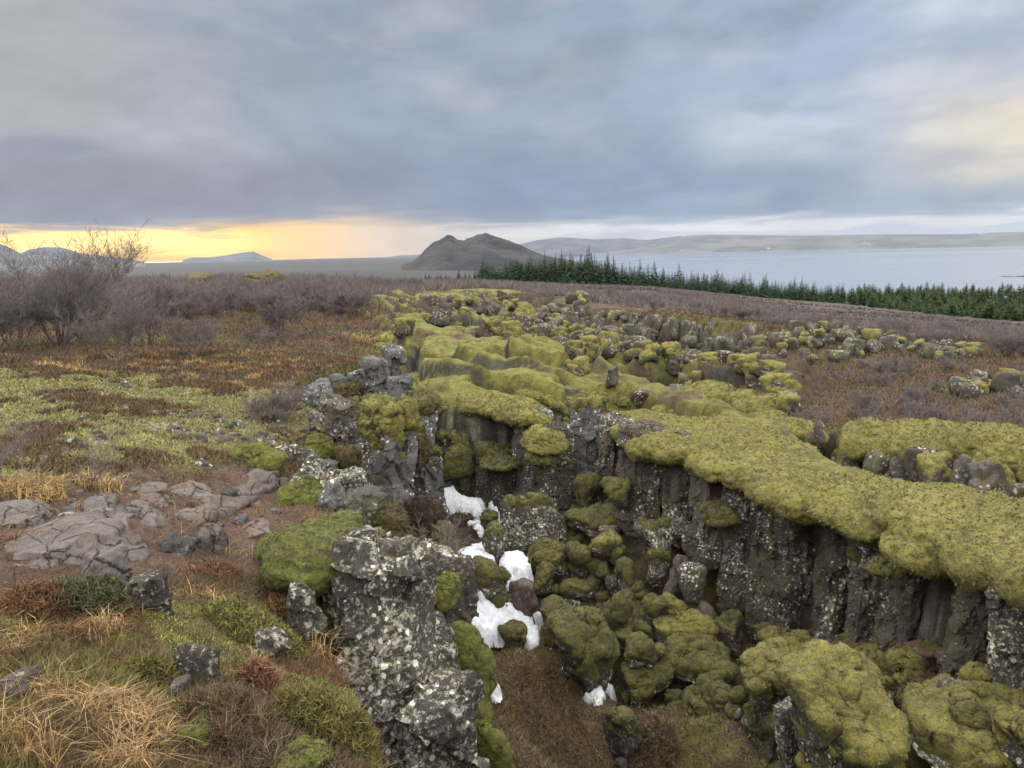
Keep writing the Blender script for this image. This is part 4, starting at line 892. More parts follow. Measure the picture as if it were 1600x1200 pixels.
def along(pts, n, seed, jit):
    g = np.random.default_rng(seed); P = np.array(pts); L = np.concatenate([[0], np.cumsum(np.linalg.norm(np.diff(P, axis=0), axis=1))]); t = np.sort(g.uniform(0, L[-1], n))
    return np.interp(t, L, P[:, 0])+g.normal(0, jit, n), np.interp(t, L, P[:, 1])+g.normal(0, jit, n)
gl = 'lichened boulder in the rubble of the far gully wall'
RV = [make_rock_kind(900+i, (1, 1, 1), 'rubble', None, 0, 0, gl, 'boulder', 'rubble of the far gully') for i in range(5)]
gm = 'moss topped boulder in the rubble of the far gully wall'
RM = [make_rock_kind(910+i, (1, 1, 1), 'rubble', 'olive', .35, .05, gm, 'boulder', 'mossy rubble of the far gully') for i in range(3)]
x, y = in_poly(VALLEY, 900, 21, .2); g = np.random.default_rng(5); rr = np.hypot(x, y); keep = (rr > 26) & (g.random(900) < .55*ss(24, 45, rr)); x, y = x[keep][:290], y[keep][:290]
drop(RV+RM, x, y, np.random.default_rng(6).uniform(.35, 1.15, len(x))*np.hypot(x, y)/48, 22)
back = A2((880,470,72),(920,487,62),(1000,497,57),(1060,506,55),(1110,512,54),(1190,526,51))
wk = [make_rock_kind(920+i, (1, 1, 1), 'rubble' if i % 2 else 'wall', 'moss' if i > 2 else None, .6, .05, 'upright block of the dark far gully cliff', 'rock', 'blocks of the far gully cliff', name='cliff_block') for i in range(4)]
x, y = along(back, 120, 23, .5)
zz = plateau(x, y); g = np.random.default_rng(8)
for i in range(len(x)):
    H = g.uniform(1.2, 3.2); sc = (g.uniform(.7, 1.7), g.uniform(.7, 1.5), H); loc = (x[i], y[i], zz[i]-H*.5+g.uniform(-1.2, .3)); k = wk[i % 4]
    if k.location.z < -400: k.location = loc; k.scale = sc
    else: copy_thing(k, loc, g.uniform(0, 6), sc, tilt=g.uniform(-.2, .2))
for row, (dz, dr, n) in enumerate(((-1.3, 1.1, 80), (-2.3, 2.4, 80))):
    x, y = along(back, n, 120+row, .5); r_ = np.hypot(x, y); f = 1-dr/r_; x, y = x*f, y*f; zz = plateau(x, y); g = np.random.default_rng(130+row)
    for i in range(n): H = g.uniform(.9, 1.9); copy_thing(wk[g.integers(4)], (x[i], y[i], zz[i]+dz-H*.3+g.uniform(-.4, .4)), g.uniform(0, 6), (g.uniform(.7, 1.5), g.uniform(.7, 1.3), H), tilt=g.uniform(-.3, .3))
# mounds of broken rock out on the brown heath
mk = [make_rock_kind(930+i, (1, 1, 1), 'rubble', 'moss' if i > 1 else None, .42, .07, 'mossy broken rock of the mounds on the brown heath', 'rock', 'rocks of the heath mounds', name='mossy_rock') for i in range(4)]
for n, pts, szz, sd in ((44, ((1425,585,31),(1445,560,34),(1500,548,36),(1540,556,34),(1510,572,32),(1460,582,31)), .5, 31), (64, ((1495,640,20.5),(1500,610,23),(1560,588,25),(1700,585,25),(1700,660,19.5),(1600,650,20)), .45, 32),
                        (110, ((1205,575,38),(1215,548,43),(1300,543,42),(1400,553,38),(1440,562,36),(1400,585,32.5),(1300,598,30.5),(1215,600,31)), .62, 33), (16, ((870,480,66),(900,462,80),(925,470,74),(905,490,60)), 1.0, 34)):
    x, y = in_poly(A2(*pts), n, sd); drop(mk, x, y, np.random.default_rng(sd).uniform(.6, 1.5, n)*szz, sd, sink=.1)
# rock showing in the gaps between the ledges
gk = [make_rock_kind(940+i, (1, 1, 1), 'wall' if i < 3 else 'rubble', 'moss' if i in (1, 2, 4) else None, .3, .08, 'rock showing in the gaps between the moss ledges', 'rock', 'rocks under the moss ledges', n=4, name='ledge_rock') for i in range(5)]
for j, (p, w, d) in enumerate(GAPS):
    L = float(np.linalg.norm(np.diff(np.array(p), axis=0), axis=1).sum()); n = int(L*1.0)
    x, y = along(p, n, 60+j, w*.45); rr = np.hypot(x, y); f = w*.9/np.maximum(rr, 1); x, y = x*(1+f), y*(1+f)
    drop(gk, x, y, np.random.default_rng(70+j).uniform(.35, .8, n)*min(1.3, d+.2), 80+j, sink=.2, flat=(.8, 1.2))
x, y = in_poly(A2((805,545,30),(880,545,31),(960,575,26.5),(1000,600,24),(1080,640,19.5),(1050,600,24),(950,560,29),(880,535,34)), 70, 91); drop(gk, x, y, np.random.default_rng(9).uniform(.35, .9, 70), 92, sink=.25)
x, y = in_poly(A2((1040,610,24),(1180,640,20),(1240,660,18),(1230,640,20.5),(1160,615,24),(1070,595,27)), 40, 93); drop(gk, x, y, np.random.default_rng(10).uniform(.35, .8, 40), 94, sink=.25)
# low pillows of moss and broken rock on the stepped ground between the gullies
g = np.random.default_rng(51); tx_, ty_ = in_poly(A2((600,530,33),(690,480,60),(800,470,62),(850,520,42),(960,560,31),(1080,600,25.5),(1200,622,22.5),(1180,650,18.6),(1000,625,20.5),(900,610,21.2),(800,600,22.5),(690,600,21.5),(640,560,25)), 2600, 52)
zt, ct, mt_ = terrain(tx_, ty_); i = np.where((mt_['face'] > .35) & (mt_['ter'] > .5))[0][:75]
drop(gk, tx_[i], ty_[i], g.uniform(.35, .85, len(i)), 53, sink=.25, flat=(.7, 1.1))
def ridge(line, hw, seed, label, voxel=.06, **kw):
    P = np.array(A2(*line)); t = np.gradient(P, axis=0); t /= np.linalg.norm(t, axis=1, keepdims=True); nrm = np.stack([-t[:, 1], t[:, 0]], 1); wv = hw*(1+.35*np.sin(np.arange(len(P))*2.1+seed))[:, None]
    moss_mat_obj(np.vstack([P+nrm*wv, (P-nrm*wv)[::-1]]), kw.pop('zoff', .22), seed, label, voxel=voxel, rad_=(.5, .24), lip=.35, spacing=.36, lumps=((.7, .10), (.28, .04)), **kw)
    x, y = along(P, int(np.linalg.norm(np.diff(P, axis=0), axis=1).sum()*1.5), seed+1, hw*.25); r = np.hypot(x, y); f = 1-hw*.95/r; drop(gk, x*f, y*f, np.random.default_rng(seed).uniform(.4, .8, len(x)), seed+2, sink=.3, flat=(.7, 1.0))
for k, (ln, hw, lab) in enumerate([
 (((612,490,55),(680,477,61),(750,474,62),(800,488,54)), 2.0, 'farthest moss hump of the stepped ground, below the scrub'),
 (((622,508,43),(690,500,46),(755,501,46),(792,514,41)), 1.3, 'moss ridge with a broken dark front under the farthest hump'),
 (((800,538,31),(855,547,30),(905,563,27.6),(945,578,26)), .8, 'moss ridge running down from the rock filled hollow'),
 (((872,576,26),(930,588,25),(1000,604,23.3),(1055,617,21.8)), .7, 'long narrow moss ridge in the middle of the stepped ground'),
 (((950,558,30.5),(1020,577,28),(1090,597,26.3),(1170,612,25.2)), .8, 'moss ridge bordering the far gully'),
 (((1085,626,21.2),(1150,638,20),(1215,652,18.8)), .6, 'short moss ridge before the brown heath'),
 (((800,520,40),(860,530,38),(920,545,34)), .9, 'low moss ridge at the mouth of the far gully'),
]): ridge(ln, hw, 400+k*7, lab)
# the wall of the side trench
tk = [make_rock_kind(950+i, (1, 1, 1), 'lichen' if i % 2 else 'rubble', 'moss' if i in (1, 3) else None, .35, .09, 'grey block in the wall of the side trench', 'rock', 'blocks of the side trench wall', n=4, name='cliff_block') for i in range(5)]
tw = A2((1290,690,15.9),(1330,702,15.7),(1400,718,15.3),(1490,740,14.9),(1600,766,14.2),(1760,800,13.0))
for row, (dz, n) in enumerate(((-.35, 26), (-.95, 28), (-1.4, 22))):
    x, y = along(tw, n, 100+row, .10); rr = np.hypot(x, y); f = 1-(.12+row*.28)/rr; x, y = x*f, y*f; z = plateau(x, y); g = np.random.default_rng(110+row)
    for i in range(n):
        sc = (g.uniform(.4, .8), g.uniform(.4, .7), g.uniform(.5, 1.0)); loc = (x[i], y[i], z[i]+dz); k = tk[g.integers(5)]
        if k.location.z < -400: k.location = loc; k.scale = sc
        else: copy_thing(k, loc, g.uniform(0, 6), sc, tilt=g.uniform(-.2, .2))
box_boulder(1268,654,1290,686,15.4,960,'rubble',None,0,0,'knobbly little rock tower standing at the end of the narrow moss strip', name='rock', cat='rock', noise_=.2)
# small stones on the near bank and the moss field
sk_ = [make_rock_kind(970+i, (1, 1, 1), 'rubble', None, 0, 0, 'small whitish stone scattered over the moss field and the rim', 'stone', 'small stones of the moss field', name='stone') for i in range(4)]
g = np.random.default_rng(12); P_ = []
for (u0, v0, u1, v1, n) in ((270,655,440,710,46), (430,600,520,680,26), (60,610,300,720,22), (410,690,520,770,24), (150,560,480,610,10)):
    for i in range(n): P_.append(gp(g.uniform(u0, u1), g.uniform(v0, v1)))
P_ = np.array(P_); drop(sk_, P_[:, 0], P_[:, 1], g.uniform(.08, .26, len(P_)), 13, sink=.3, flat=(.5, .8))
dk = [make_rock_kind(980+i, (1, 1, 1), 'slab', None, 0, 0, 'small brown stone on the bare soil round the slabs', 'stone', 'small stones on the bare soil', name='stone') for i in range(3)]
P_ = np.array([gp(g.uniform(40, 470), g.uniform(745, 890)) for i in range(60)]); drop(dk, P_[:, 0], P_[:, 1], g.uniform(.03, .16, 60), 14, sink=.35, flat=(.4, .7))
# moss mounds out in the scrub
for k, (u0, v0, u1, v1, r, lab) in enumerate(((298,428,348,444,100,'moss covered rock mound out in the scrub, nearer the sunset'), (384,429,456,445,95,'double moss covered rock mound out in the scrub'), (400,452,485,462,75,'low moss swell in front of the scrub mounds'), (300,458,380,482,62,'flat mossy knoll between the birch shrubs'))):
    box_boulder(u0, v0, u1, v1, r, 990+k, 'rubble', 'grassmoss', .05, .2, lab, name='moss_mound', cat='moss mound', lump=.8, n=5, noise_=.28, depth=1.2)

# ------------------------------------------------------------------ leafless birch
def tubes(segs, sides):
    """segs: rows of p0(3) p1(3) r0 r1 -> verts, quads"""
    S = np.array(segs); a, b = S[:, :3], S[:, 3:6]; d = b-a; d /= np.linalg.norm(d, axis=1, keepdims=True)+1e-9
    h = np.where(np.abs(d[:, 2:3]) < .9, np.array([[0, 0, 1.]]), np.array([[1., 0, 0]])); e1 = np.cross(d, h); e1 /= np.linalg.norm(e1, axis=1, keepdims=True); e2 = np.cross(d, e1)
    t = np.arange(sides)/sides*2*math.pi; ring = e1[:, None]*np.cos(t)[None, :, None]+e2[:, None]*np.sin(t)[None, :, None]
    V = np.concatenate([a[:, None]+ring*S[:, 6][:, None, None], b[:, None]+ring*S[:, 7][:, None, None]], 1).reshape(-1, 3)
    i = (np.arange(len(S))*sides*2)[:, None]; j = np.arange(sides)[None, :]; j2 = (j+1) % sides
    return V, np.stack([i+j, i+j2, i+sides+j2, i+sides+j], -1).reshape(-1, 4)
def birch_segs(seed, H, spread, stems, tw=.004, lean=None, dens=1.0, upright=.0):
    g = random.Random(seed); big, small = [], []
    def grow(p, d, L, r, lev):
        n = 4 if lev < 2 else 3; q = p
        for i in range(n):
            d2 = (d+Vector((g.gauss(0, .16), g.gauss(0, .16), g.gauss(0, .10)+.05+upright))).normalized(); e = q+d2*(L/n); ra = r*(1-.75*i/n); rb = r*(1-.75*(i+1)/n)
            (big if ra > tw*2.2 else small).append((*q, *e, max(ra, tw), max(rb, tw*.7)))
            if lev < 4 and (i > 0 or lev > 0):
                for _ in range(g.choice((1, 2, 2, 3)) if lev < 3 else g.choice((0, 1, 1))):
                    if g.random() > dens: continue
                    ax = Vector((g.gauss(0, 1), g.gauss(0, 1), g.gauss(0, .5)+.25)).normalized(); b = (d2*.75+ax*.75).normalized()
                    if b.z < -.05: b.z = .1
                    grow(e, b, L*g.uniform(.38, .62), rb*.62, lev+1)
            q = e; d = d2
    for k in range(stems):
        an = g.uniform(0, 6.283); t = g.uniform(.25, 1)*spread; d = Vector((math.cos(an)*t, math.sin(an)*t, 1)).normalized(); base = Vector((math.cos(an)*.12*spread*g.random(), math.sin(an)*.12*spread*g.random(), -.05))
        grow(base, d, H*g.uniform(.62, .95), H*.011*g.uniform(.7, 1.3)+.006, 0)
    f = H/np.quantile(np.array(big+small)[:, 5], .985); sc = np.array([f]*6+[1, 1]); both = np.array(big+small)*sc; t = np.argsort(-both[:, 6]); n = max(24, len(big))
    return both[t[:n]], both[t[n:]]
def birch(seed, H, spread, stems, label, group=None, loc=(0, 0, -500), name='birch_shrub', **kw):
    b, s_ = birch_segs(seed, H, spread, stems, **kw); o = link(name, None, None, label, 'shrub', group, loc=loc)
    V, q = tubes(b, 5); link('branches', mesh('branches', V, q, MT['bark']), o); V, q = tubes(s_, 3); link('twigs', mesh('twigs', V, q, MT['twig']), o); return o
def at_ground(u, v): g_ = gp(u, v); return (g_[0], g_[1], tz(*g_))
for k, (u, v, top, spr, st, lab, kw) in enumerate([
 (95,549,402,1.15,14,'largest birch shrub, wide and many stemmed, against the sunset',{}),
 (182,566,468,1.1,9,'birch shrub with a dark crooked foot in front of the largest one',{}),
 (168,520,374,.35,4,'tall slender birch whose crown rises into the sunset',{'upright':.04}),
 (28,556,470,1.2,9,'low birch shrub with leaning dark stems beside the largest one',{}),
 (305,560,500,1.4,11,'low spreading birch shrub beyond the rusty heath',{}),
 (232,545,470,1.2,9,'birch shrub half hidden behind the crooked footed one',{}),
 (440,528,458,1.0,14,'rounded pale birch shrub standing alone in the middle of the heath',{}),
 (322,510,458,1.0,6,'small open birch behind the low spreading shrub',{}),
 (545,500,458,1.1,9,'birch shrub on the near edge of the moss ridge',{}),
 (545,472,438,1.2,12,'round bush of birch at the border of the scrub',{}),
 (128,540,420,.9,8,'upright birch at the back of the largest shrub',{}),
 (-40,560,430,1.0,10,'birch shrub cut by the edge of the view',{}),
 (430,660,606,1.5,16,'low grey twiggy bush sprawling near the broken rim',{'dens':.9}),
 (34,772,690,.9,3,'sparse little birch sapling in front of the moss field',{'dens':.75}),
 (140,778,696,.7,3,'thin birch sapling with two bare stems above the dry grass',{'dens':.6}),
 (1345,668,638,1.2,8,'grey twiggy bush on the moss behind the side trench',{}),
 (1432,640,606,1.2,9,'dark twiggy bush on the brown heath hollow',{}),
 (1390,560+40,572,1.3,9,'twiggy bush at the foot of the far rubble',{}),
 (700,502,480,1.5,9,'twiggy bush growing on the far moss ridge',{}),
]):
    p = at_ground(u, v); r = math.hypot(p[0], p[1]); H = (v-top)*px_m(u, v, r)*1.05
    birch(60+k, H, spr, st, lab, loc=p, tw=max(.0018, r*.00015), **{**dict(dens=.88), **kw})
bp = at_r(700, 905, 8.6); birch(99, .75, 1.0, 4, 'bare twigs reaching over the bank above the snow', loc=bp, tw=.0022, dens=.8)
# the open scrub of the heath
BK = [birch(200+i, 2.2, 1.2, 9, 'leafless purple brown birch shrub in the scrub beyond the heath', 'birch shrubs of the scrub', tw=.009, dens=.74) for i in range(5)]
g = np.random.default_rng(31); pts = []
while len(pts) < 290:
    u = g.uniform(-140, 780) if g.random() < .8 else g.uniform(900, 1700)
    lo = np.interp(u, [-120, 0, 250, 400, 560, 620, 740, 800, 900, 1000, 1180, 1300, 1450, 1700], [500, 490, 478, 468, 470, 456, 454, 454, 466, 482, 512, 525, 545, 570])
    v = lo+(26 if u < 560 else 4)-abs(g.normal(0, 1))*(26 if u < 560 else 14); 
    if v < np.interp(u, [-120, 300, 700, 1000, 1300, 1700], [428, 424, 444, 452, 474, 498]): continue
    p = gp(u, v)
    if math.hypot(*p) > 160: continue
    pts.append(p)
pts = np.array(pts); zz = tzv(pts[:, 0], pts[:, 1])
for i in range(len(pts)):
    loc = (pts[i, 0], pts[i, 1], zz[i]); sc = g.uniform(.6, 1.15)*np.interp(pts[i, 0]/np.hypot(*pts[i]), [-.3, 0, .2], [.78, .7, .42]); k = BK[i % 5]
    if i < 5: k.location = loc; k.rotation_euler = (0, 0, g.uniform(0, 6)); k.scale = (sc,)*3
    else: copy_thing(k, loc, g.uniform(0, 6), sc)
# low bushes on the brown heath to the side
LK = [birch(220+i, .5, 1.4, 5, 'low dark twiggy bush on the brown heath', 'low bushes of the brown heath', tw=.004, dens=.72) for i in range(3)]
pts = np.array([gp(g.uniform(1190, 1640), g.uniform(580, 690)) for i in range(26)]+[gp(g.uniform(200, 560), g.uniform(490, 545)) for i in range(24)]); zz = tzv(pts[:, 0], pts[:, 1])
for i in range(len(pts)):
    loc = (*pts[i], zz[i]-.03); k = LK[i % 3]
    if i < 3: k.location = loc
    else: copy_thing(k, loc, g.uniform(0, 6), g.uniform(.6, 1.1))
# the scrub that closes into one brown mass
def build_scrub():
    g = np.random.default_rng(3); n = 60000; az = g.uniform(-rad(46), rad(46), n); r = np.sqrt(g.uniform(48**2, 420**2, n)); r[::3] = g.uniform(48, 170, len(r[::3])); x, y = r*np.sin(az), r*np.cos(az)
    d = terrain_w = fb2(x*.035, y*.035, 3, 77)
    rmin = np.interp(np.degrees(az), [-46, -34, -20, -12, -8, 0, 4, 9, 16, 20, 27, 34, 46], [44, 47, 52, 58, 66, 88, 78, 62, 60, 56, 48, 48, 48]); rmax = np.interp(np.degrees(az), [-46, -10, 0, 8, 20, 34, 46], [420, 420, 310, 280, 250, 205, 200])
    k = (r > rmin*(1+.12*d)) & (r < rmax) & (d > -.42) & (g.random(n) < .62); x, y, r, az = x[k], y[k], r[k], az[k]; z = tzv(x, y); n = len(x)
    H = g.uniform(.7, 1.25, n)*(1+.3*fb2(x*.05, y*.05, 2, 5))*np.interp(az, [-.2, .15, .3, .6], [1.7, .95, .66, .64]); m = 42; N = n*m; idx = np.repeat(np.arange(n), m)
    a = g.uniform(0, 6.283, N); q = np.sqrt(g.random(N)); Rr = H[idx]*.75; tx = x[idx]+np.cos(a)*q*Rr; ty = y[idx]+np.sin(a)*q*Rr; tzz = z[idx]+H[idx]*np.sqrt(np.maximum(0, 1-.75*q**2))*g.uniform(.55, 1.05, N)
    f = g.uniform(0, .65, N); bx = x[idx]+(tx-x[idx])*f*.7; by = y[idx]+(ty-y[idx])*f*.7; bz = z[idx]+(tzz-z[idx])*f; w = g.uniform(.012, .03, N)*np.clip(r[idx]/90, .7, 2.2); b = g.uniform(0, 6.283, N)
    V = np.empty((N, 3, 3)); V[:, 0] = np.stack([bx-np.cos(b)*w, by-np.sin(b)*w, bz], 1); V[:, 1] = np.stack([bx+np.cos(b)*w, by+np.sin(b)*w, bz], 1); V[:, 2] = np.stack([tx, ty, tzz], 1)
    link('scrub', mesh('scrub', V.reshape(-1, 3), np.arange(N*3).reshape(-1, 3), MT['twig'], smooth=False), kind='stuff', label='purple brown leafless birch scrub closing over the land before the lake', cat='scrub')
build_scrub()

# ------------------------------------------------------------------ conifers
def conifer(seed, H, R, whorls, br, mat, label, cat, group, name, shape=.9, droop=.25, up=0.0):
    g = np.random.default_rng(seed); T = []
    for w in range(whorls):
        t = w/whorls; z = H*(.06+.92*t); rr = R*((1-t)**shape)*g.uniform(.82, 1.1)+.05*H*.2
        for b in range(max(4, int(br*(1-.4*t)))):
            a = g.uniform(0, 6.283); L = rr*g.uniform(.6, 1.15); dz = -droop*L+up*L; c, s_ = math.cos(a), math.sin(a); p0 = np.array((0, 0, z+.05*H*g.uniform(-.5, .5))); tip = p0+np.array((c*L, s_*L, dz+g.uniform(-.1, .1)*L)); mid = (p0+tip)/2+np.array((0, 0, .12*L)); sd = np.array((-s_, c, 0))*L*.26
            T += [(p0, mid+sd, mid-sd), (mid+sd, tip, mid-sd), (mid+sd*.2, mid+sd*1.6+(tip-p0)*.22-np.array((0, 0, .12*L)), mid+sd*.4+(tip-p0)*.2), (mid-sd*.2, mid-sd*.4+(tip-p0)*.2, mid-sd*1.6+(tip-p0)*.22-np.array((0, 0, .12*L)))]
    T += [(np.array((-.04*R, 0, H*.9)), np.array((.04*R, 0, H*.9)), np.array((0, 0, H*1.04)))]
    V = np.array(T).reshape(-1, 3); o = link(name, None, None, label, cat, group, loc=(0, 0, -500))
    link('crown', mesh('crown', V, np.arange(len(V)).reshape(-1, 3), MT[mat], smooth=False), o)
    V, q = tubes([(0, 0, -.4, 0, 0, H*.95, H*.016, H*.003)], 6); link('trunk', mesh('trunk', V, q, MT['trunk']), o); return o
SP = [conifer(i, 1.0, .23+.02*(i % 3), 20, 15, 'needle', 'dark green spruce in the pointed row between the scrub and the lake', 'spruce', 'spruces of the row before the lake', 'spruce_tree') for i in range(6)]
PI = [conifer(20+i, 1.0, .36, 13, 18, 'pine', 'green conifer of the plantation at the lake shore', 'conifer', 'conifers of the lakeside plantation', 'pine_tree', .55, .05, .2) for i in range(4)]
g = np.random.default_rng(44); L_ = []
def plant(kinds, u, v, r, hp, cnt, wd=1.0):
    p = at_r(u, v, r); H = hp*1.28*px_m(u, v, r); k = kinds[cnt % len(kinds)]; w = H*wd*g.uniform(.9, 1.25); z = p[2]
    if k.location.z < -400: k.location = (p[0], p[1], p[2]-.3); k.scale = (w, w, H)
    else: copy_thing(k, (p[0], p[1], p[2]-.3), g.uniform(0, 6), (w, w, H))
cnt = 0
for (u0, u1, v0, v1, h0, h1, n, r) in ((748,800,440,441,22,24,24,330), (800,880,441,444,30,32,46,310), (880,930,444,447,36,40,28,300), (930,1000,447,456,34,30,34,300), (1000,1080,456,463,32,28,34,305), (1080, 1130, 459, 463, 28, 27, 24, 310), (1130, 1220, 463, 468, 25, 23, 40, 320), (1220, 1320, 468, 473, 23, 22, 46, 330), (665,715,437,439,8,9,16,520), (715,750,438,440,10,16,8,430)):
    n = int(n*1.3)
    for i in range(n):
        t = (i+g.uniform(-.4, .4))/n; hp = (h0+(h1-h0)*t)*g.choice([.62, .8, .9, 1, 1.0, 1.12, 1.35], p=[.1, .2, .2, .2, .15, .1, .05]); plant(SP, u0+(u1-u0)*t, v0+(v1-v0)*t+g.uniform(-2, 2), r*g.uniform(.96, 1.05), hp, cnt); cnt += 1
rows = [(245, (1410,1700), (502,508), 24, 46), (265, (1380,1700), (495,502), 23, 50), (290, (1360,1690), (488,498), 22, 52), (325, (1330,1690), (479,488), 21, 58), (365, (1320,1690), (472,478), 19, 60), (400, (1340,1690), (463,465), 16, 50)]
cnt = 0
for r, (u0, u1), (v0, v1), h, n in rows:
    for i in range(n):
        t = (i+g.uniform(-.5, .5))/n; plant(PI, u0+(u1-u0)*t, v0+(v1-v0)*t+g.uniform(-2, 2), r*g.uniform(.97, 1.03), h*g.uniform(.75, 1.2), cnt, 1.0); cnt += 1


# ------------------------------------------------------------------ heath, moss sprigs and grass on the near bank
PAL = dict(heath=[(.10,.062,.038),(.075,.05,.032),(.13,.078,.042),(.09,.075,.034)], rust=[(.13,.066,.032),(.105,.055,.03),(.165,.085,.036),(.095,.062,.034)], moss=[(.20,.20,.035),(.15,.16,.03),(.24,.22,.05)], green=[(.115,.115,.03),(.085,.09,.026),(.15,.14,.036),(.10,.075,.03)],
 straw=[(.33,.22,.095),(.27,.165,.065),(.40,.28,.14),(.22,.14,.06)], olive=[(.11,.10,.03),(.14,.115,.035),(.08,.075,.024)], pale=[(.19,.18,.07),(.15,.15,.048),(.23,.21,.10),(.13,.115,.045)], fern=[(.17,.075,.048),(.13,.06,.04),(.21,.105,.065)], brown=[(.092,.066,.042),(.07,.048,.032),(.125,.09,.052)], dkgreen=[(.055,.062,.026),(.075,.078,.032),(.042,.046,.022),(.08,.06,.03)])
def blades(P, g, L, W, lean, pal, curl=.3, segs=1):
    """one bent blade per point"""
    n = len(P); L = L*g.uniform(.55, 1.3, n); a = g.uniform(0, 6.283, n); t = np.abs(g.normal(0, lean, n)); d = np.stack([np.cos(a)*np.sin(t), np.sin(a)*np.sin(t), np.cos(t)], 1); b = g.uniform(0, 6.283, n); sd = np.stack([np.cos(b), np.sin(b), 0*b], 1)*(W*g.uniform(.6, 1.4, n))[:, None]*.5
    pal = np.array(pal); c = pal[g.integers(len(pal), size=n)]*g.uniform(.75, 1.25, (n, 1)); hz = np.stack([np.cos(a), np.sin(a), 0*a], 1)
    mid = P+d*(L*.55)[:, None]; tip = P+d*L[:, None]+hz*(L*curl)[:, None]-np.array((0, 0, 1))*(L*curl*.5)[:, None]
    if segs == 1: V = np.stack([P-sd, P+sd, tip], 1).reshape(-1, 3); return V, np.arange(n*3).reshape(-1, 3), np.repeat(c, 3, 0)
    V = np.stack([P-sd, P+sd, mid-sd*.7, mid+sd*.7, tip], 1).reshape(-1, 3); i = np.arange(n)[:, None]*5
    return V, np.vstack([i+np.array([[0, 1, 3]]), i+np.array([[0, 3, 2]]), i+np.array([[2, 3, 4]])]), np.repeat(c, 5, 0)
def join(parts):
    V, Fc, C_, o = [], [], [], 0
    for v, f, c in parts: V.append(v); Fc.append(f+o); C_.append(c); o += len(v)
    return np.vstack(V), np.vstack(Fc), np.vstack(C_)
def cover():
    g = np.random.default_rng(17); n = 420000; az = g.uniform(-rad(40), rad(-1), n); r = 2.6+g.random(n)**1.25*21; x, y = r*np.sin(az), r*np.cos(az); h = 40; Z = np.empty(n); mk = {}
    for i in range(0, n, 120000):
        z_, c_, m_ = terrain(x[i:i+120000], y[i:i+120000]); Z[i:i+120000] = z_
        for k, v in m_.items(): mk.setdefault(k, []).append(v)
    mk = {k: np.concatenate(v) for k, v in mk.items()}; P = np.stack([x, y, Z-.005], 1)
    n1 = fb2(x*.9, y*.9, 3, 61); n2 = fb2(x*3, y*3, 3, 62); n3 = fb2(x*.9+40, y*.9, 3, 63); rnd = g.random(n)
    ok = (mk['mf'] < .25) & (mk['ter'] < .3) & (rnd > mk['soil']*.93)
    fld = mk['field'] > .5; st = (mk['straw'] > .4) & (n2 > -.1); near = r < 9.5; sc = np.clip(r/6, .8, 2.6)
    parts = []; heath, grass = [], []
    def add(sel, L, W, lean, pal, dst, **kw):
        i = np.where(sel & ok)[0]
        if len(i): dst.append(blades(P[i], g, L*(sc[i]**.5), W*sc[i], lean, PAL[pal], **kw))
    used = np.zeros(n, bool)
    add(fld & (n1*.7+n2*.4 > -.2) & (rnd > .35), .035, .011, .9, 'pale', heath); add(fld & (n1*.7+n2*.4 <= -.2), .07, .009, .7, 'heath', heath)
    nf = ~fld & near
    gr = mk['greens']*(n1+n2*.3 > -.2) > .4
    add(nf & gr, .03, .010, .8, 'green', heath); add(nf & ~gr & (n1 > .22), .03, .010, .8, 'moss', heath)
    add(nf & ~gr & (n1 <= .22) & (n3 > .12), .07, .008, .7, 'olive', heath); add(nf & ~gr & (n1 <= .22) & (n3 <= .12) & (n3 > -.32), .085, .007, .7, 'heath', heath); add(nf & ~gr & (n1 <= .22) & (n3 <= -.32), .06, .010, .8, 'rust', heath)
    add(~fld & ~near & (n3 > -.1), .07, .010, .8, 'brown', heath); add(~fld & ~near & (n3 <= -.1), .07, .010, .8, 'rust', heath); add(mk['band']*(n2 > .3) > .5, .09, .009, .7, 'straw', heath)
    add(st & (rnd > .93), .11, .0042, .55, 'straw', grass, curl=.5, segs=2); add(st & (rnd < .4), .07, .007, .7, 'brown', heath); add((mk['band'] < .3) & ~fld & (n2 > .5) & (rnd > .4), .13, .0055, .6, 'straw', grass, curl=.5, segs=2)
    # withered grass on the fissure floor
    m = 26000; fx, fy = g.normal(.2, .75, m), g.normal(8.6, 1.3, m); z_, c_, m_ = terrain(fx, fy); k = (m_['mf'] > .9); heath.append(blades(np.stack([fx, fy, z_], 1)[k], g, .10, .012, .8, PAL['brown'], curl=.4))
    fx, fy = g.uniform(-.5, 6.2, 52000), g.uniform(5.2, 16, 52000); z_, c_, m_ = terrain(fx, fy); k = (m_['mf'] > .9); heath.append(blades(np.stack([fx, fy, z_], 1)[k], g, .075, .016, .9, PAL['olive']+PAL['brown'], curl=.3))
    V, f, c = join(heath); link('heath', mesh('heath', V, f, MT['blade'], c, smooth=False), kind='stuff', label='low heath, moss sprigs and crowberry covering the near bank', cat='heath')
    V, f, c = join(grass); link('grass', mesh('grass', V, f, MT['blade'], c, smooth=False), kind='stuff', label='straw coloured dry grass at the lower corner of the near bank', cat='grass')
cover()
